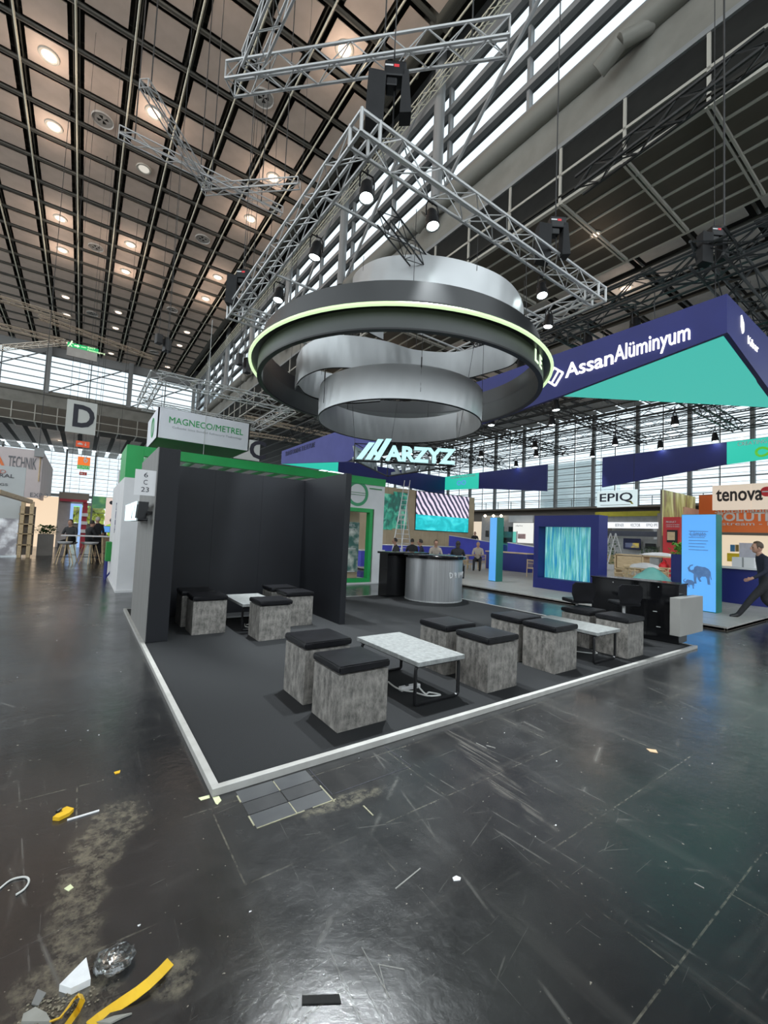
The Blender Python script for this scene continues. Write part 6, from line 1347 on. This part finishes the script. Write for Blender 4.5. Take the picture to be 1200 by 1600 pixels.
MB().box((Xr, b.y, 0), (Xr+.6, a.y, a.z)).build('wall', pm('wall_red', (.55, .02, .025), (.6, .03, .035), .5, .5), t); a2, b2 = at_(1042, 828, Xr-.05), at_(1058, 848, Xr-.05); MB().box((Xr-.05, b2.y, b2.z), (Xr, a2.y, a2.z)).build('screen_frame', M_BLK, t); MB().box((Xr-.06, b2.y+.1, b2.z+.12), (Xr-.05, a2.y-.02, a2.z-.1)).build('picture', M_WOOD, t)
text('lettering', 'PRODUCT', (Xr-.01, at_(1041, 816, Xr).y, at_(1041, 817, Xr).z), (0, -1, 0), (0, 0, 1), .45, .1, M_WHITE, t, .01)
for k in range(2): text('small_lettering', 'solutions in motion', (Xr-.01, at_(1041, 816, Xr).y, at_(1041, 820.5+3*k, Xr).z), (0, -1, 0), (0, 0, 1), .6, .06, M_WHITE, t, .01)
# generic booths filling the band under the gallery
for i, (ya_, yb_, h_, c) in enumerate([(44, 36, 3.4, (.42, .38, .33)), (27, 20.5, 3.2, (.45, .44, .42)), (16.5, 12.5, 3.6, (.5, .5, .48)), (-1, -6, 3.2, (.4, .38, .36))]):
    t = thing('distant_booth', ('beige distant booth under the gallery behind the rear wall', 'grey distant booth under the gallery left of the portal', 'pale distant booth under the gallery behind the portal', 'grey distant booth at the far right')[i], 'booth', (38, (ya_+yb_)/2, 0))
    MB().box((38, yb_, 0), (38.2, ya_, h_)).build('back_wall', pm('booth_c%d' % i, c), t); MB().box((36.5, yb_, h_-.4), (38, ya_, h_)).build('header', M_WHITE, t); MB().box((36.6, yb_, 0), (37.2, yb_+.1, h_-.4)).build('side_wall', M_WHITE, t)
    for k in range(3): MB().box((37.95, yb_+1+k*1.7, 1.2), (38, yb_+2+k*1.7, 2.2)).build('picture', (M_BLUE, M_GPIC, M_BLK)[k], t)

# ================================================================== THINGS LYING ON THE HALL FLOOR
# access tiles let into the floor at the platform corner
M_TILE = pm('floor_tile_dark', (.028, .029, .031), (.05, .05, .052), 5, .35); M_TILE2 = pm('floor_tile_grey', (.045, .047, .052), (.065, .067, .07), 5, .4); M_SEAM = pm('old_tape', (.22, .21, .14), (.32, .30, .2), 20, .7)
XT = (.125, .355, .58); YT = (-.015, -.145, -.265, -.385)
for i in range(2):
    for j in range(3): MB().box((XT[i]+.004, YT[j+1]+.004, -.002), (XT[i+1]-.004, YT[j]-.004, .002)).build('floor_tile', (M_TILE2, M_TILE, M_TILE2)[j], floor)
for a_, b_ in (((.121, -.36, 0), (.129, -.27, .0028)), ((.121, -.13, 0), (.129, -.06, .0028)), ((.576, -.40, 0), (.584, -.22, .0028)), ((.352, -.38, 0), (.358, -.27, .0026)), ((.13, -.389, 0), (.40, -.383, .0028)), ((.45, -.389, 0), (.60, -.383, .0028)), ((.352, -.14, 0), (.358, -.03, .0026)), ((.70, -.62, 0), (.707, -.52, .0025))): MB().box(a_, b_).build('tape_seam', M_SEAM, floor)
m = MB(); m.box((.62, -.338, .0003), (1.21, -.333, .0015)).box((1.205, -.338, .0003), (1.21, -.02, .0015)).box((.60, -.338, .0003), (.605, -.02, .0015)); m.build('hatch_seam', M_INK, floor)
M_YEL = pm('yellow_strap', (.62, .36, .01), (.75, .46, .02), 8, .5, bump=.05); M_TAPE = pm('masking_tape', (.52, .54, .30), (.62, .64, .40), 20, .7)
def onfloor(P, z=.001): return [pz(*p, z) for p in P]
def flat(nm, lb, cat, P, m, th=.004, z=.001):
    o = MB().prism([tuple(v) for v in onfloor(P, z)], (0, 0, th)).build(nm, m); tag(o, lb, cat); return o
flat('masking_tape', 'piece of pale yellow tape sticking out left of the platform corner', 'tape', [(310, 1247), (327, 1242.5), (328, 1247), (314, 1251)], M_TAPE, .002)
flat('masking_tape', 'piece of pale yellow tape sticking out below the platform corner', 'tape', [(332, 1246), (342, 1244), (346, 1251), (340, 1257.5), (337, 1256)], M_TAPE, .002)
# yellow strap, a curling ribbon
def strap(nm, lb, pts, w, m, tilt=0):
    P = [Vector(p) for p in pts]; vs = []; 
    for i, p in enumerate(P):
        d = (P[min(i+1, len(P)-1)]-P[max(i-1, 0)]).normalized(); s_ = d.cross(Vector((0, 0, 1))).normalized(); s_ = (s_*math.cos(tilt)+Vector((0, 0, 1))*math.sin(tilt)).normalized(); n_ = s_.cross(d).normalized()*.002
        vs += [p-s_*w/2+n_, p+s_*w/2+n_, p+s_*w/2-n_, p-s_*w/2-n_]
    fs = []
    for i in range(len(P)-1):
        for k in range(4): fs.append((i*4+k, i*4+(k+1) % 4, i*4+4+(k+1) % 4, i*4+4+k))
    fs += [(0, 1, 2, 3), tuple(len(vs)-4+q for q in (3, 2, 1, 0))]
    mb = MB(); mb.add(vs, fs); o = mb.build(nm, m); tag(o, lb, 'strap'); return o
sp_ = [(266, 1503), (250, 1520), (232, 1537), (213, 1552), (192, 1566), (172, 1580), (155, 1592), (140, 1604)]
strap('yellow_strap', 'long bright yellow strap end curving across the floor at the bottom left', [pz(*p, .012+.012*math.sin(i*.9)) for i, p in enumerate(sp_)], .032, M_YEL, .5)
strap('yellow_strap', 'looped yellow strap on the floor below the white foam wedge', [pz(*p, .006+.02*(i % 3)) for i, p in enumerate([(80, 1596), (95, 1590), (105, 1576), (116, 1560), (125, 1554), (129, 1562), (122, 1578), (112, 1592), (104, 1603)])], .018, M_YEL, .8)
o = flat('foam_wedge', 'white triangular foam wedge on the floor at the bottom left', 'foam', [(92, 1549), (134, 1506), (141, 1540), (110, 1555)], pm('foam_white', (.62, .63, .64), None, 30, .8), .022)
flat('grey_shard', 'grey triangular shard beside the white foam wedge', 'debris', [(49, 1570), (59, 1547), (72, 1553), (60, 1573)], pm('shard_grey', (.14, .14, .135)), .004)
flat('torn_paper', 'grey crumpled paper at the bottom left next to the looped yellow strap', 'paper', [(33, 1600), (36, 1588), (55, 1577), (72, 1586), (80, 1600)], pm('paper_grey', (.24, .235, .21), None, 20, .8), .008)
flat('torn_paper', 'grey torn strip of paper under the long yellow strap', 'paper', [(150, 1600), (178, 1590), (206, 1585), (190, 1592), (172, 1601)], MATS['paper_grey'], .006)
m = MB()
for k in range(160):
    a = random.random(); x_, y_ = 40+100*a+random.uniform(-18, 18), 1592-35*a+random.uniform(-18, 12); q = pz(x_, y_, .002); s_ = random.uniform(.0015, .005); m.ball((q.x, q.y, .003), s_, 1, .7, .5, 5, .3)
o = m.build('floor_grit', pm('grit', (.16, .14, .10), (.26, .23, .17), 60, .9)); tag(o, 'scattered sandy grit around the yellow straps at the bottom left', 'grit', kind='stuff')
# crumpled clear plastic bag
def plastic():
    m = bpy.data.materials.new('clear_plastic'); m.use_nodes = True; nt = m.node_tree; nt.nodes.clear(); L = nt.links.new
    o = nt.nodes.new('ShaderNodeOutputMaterial'); mx = nt.nodes.new('ShaderNodeMixShader'); t_ = nt.nodes.new('ShaderNodeBsdfTransparent'); g = nt.nodes.new('ShaderNodeBsdfGlossy'); fr = nt.nodes.new('ShaderNodeFresnel'); fr.inputs[0].default_value = 1.9
    g.inputs['Roughness'].default_value = .12; t_.inputs[0].default_value = (.93, .95, .95, 1); L(fr.outputs[0], mx.inputs[0]); L(t_.outputs[0], mx.inputs[1]); L(g.outputs[0], mx.inputs[2]); L(mx.outputs[0], o.inputs[0]); return m
c = pz(178, 1508, .0); m = MB(); e1 = (pz(210, 1500, 0)-pz(146, 1516, 0))/2; e2 = (pz(186, 1484, 0)-pz(172, 1538, 0))/2
m.ball((0, 0, 0), 1, 1, 1, 1, 22, .13); m.v = [tuple(Vector((c.x, c.y, .022))+e1*v[0]+e2*v[1]*.9+Vector((0, 0, .02*v[2]))) for v in m.v]; m.sm = False
MPL = plastic(); tag(m.build('plastic_bag', MPL), 'crumpled clear plastic bag on the floor beside the white foam wedge', 'bag')
# yellow clamp and white stick
q = pz(97, 1276, 0); t = thing('yellow_clamp', 'small orange-yellow plastic clamp lying on the dark floor at the left', 'clamp', tuple(q)); L_ = onfloor([(82, 1282), (92, 1283), (108, 1275), (115, 1268), (104, 1265), (94, 1270), (98, 1273), (88, 1277)])
m = MB(); m.prism([tuple(v) for v in L_], (0, 0, .018)); m.build('jaw', M_YEL, t); m = MB(); p1_, p2_ = pz(88, 1275, .0), pz(95, 1270, 0); m.tube(p1_+Vector((0, 0, .02)), p2_+Vector((0, 0, .02)), .008, 6); m.build('pivot', M_BLK, t)
o = MB().tube(pz(105, 1281.5, .004), pz(155, 1266.5, .004), .0055, 8).build('white_stick', M_WHITE); tag(o, 'thin white stick lying beside the yellow clamp', 'stick')
cable('cable_loop', [pz(x_, y_, .005) for x_, y_ in ((-12, 1398), (0, 1388), (15, 1376), (30, 1371), (42, 1371), (45, 1378), (38, 1389), (25, 1398))], .004, M_LCABLE, 'pale loop of thin cable on the floor at the left edge')
flat('paint_chip', 'small white chip on the dark floor near the centre bottom', 'debris', [(707, 1372), (713, 1369), (720, 1372), (719, 1376), (709, 1377)], M_WHITE, .003)
flat('wood_splinter', 'small ochre splinter on the floor left of the platform corner', 'debris', [(178, 1207), (188, 1204), (187, 1208), (180, 1210)], M_YEL, .003)
flat('paint_chip', 'small cream chip on the floor left of the platform below the clamp', 'debris', [(100, 1389), (110, 1382), (115, 1387), (107, 1393)], M_TAPE, .002)
flat('leaf_scrap', 'small tan scrap on the floor right of the platform', 'debris', [(1010, 1170), (1025, 1172), (1028, 1177), (1016, 1175)], MATS['cardboard'], .003)
flat('dark_mat_scrap', 'dark rectangular scrap of rubber on the floor at the bottom centre', 'debris', [(472, 1557), (530, 1555), (533, 1568), (472, 1570)], pm('rubber', (.012, .012, .011), None, 40, .9), .004)
M_DUST = pm('chalk_scratch', (.22, .215, .20), None, 30, .8)
for i, (p, q, w) in enumerate((((618, 1389), (657, 1357), .0035), ((590, 1507), (632, 1515), .0025), ((592, 1506), (606, 1561), .002), ((760, 1165), (774, 1169), .004), ((744, 1161), (760, 1169), .003), ((1085, 1380), (1100, 1388), .003), ((565, 1480), (610, 1560), .0015))):
    o = MB().tube(pz(*p, .0008), pz(*q, .0008), w, 4).build('scratch_mark', M_DUST, floor)
random.seed(3)
m = MB()
for k in range(260):
    x_, y_ = random.uniform(-2.2, 9), random.uniform(-2.2, 14); 
    if 0 < x_ < 7.3 and 0 < y_ < 6.3: continue
    if x_ > 7.3 and y_ > 3: continue
    m.ball((x_, y_, .002), random.uniform(.002, .007), 1, .6, .35, 5, .3)
tag(m.build('floor_crumbs', M_WHITE), 'tiny pale crumbs scattered over the dark hall floor', 'debris', kind='stuff')
bpy.context.view_layer.update()
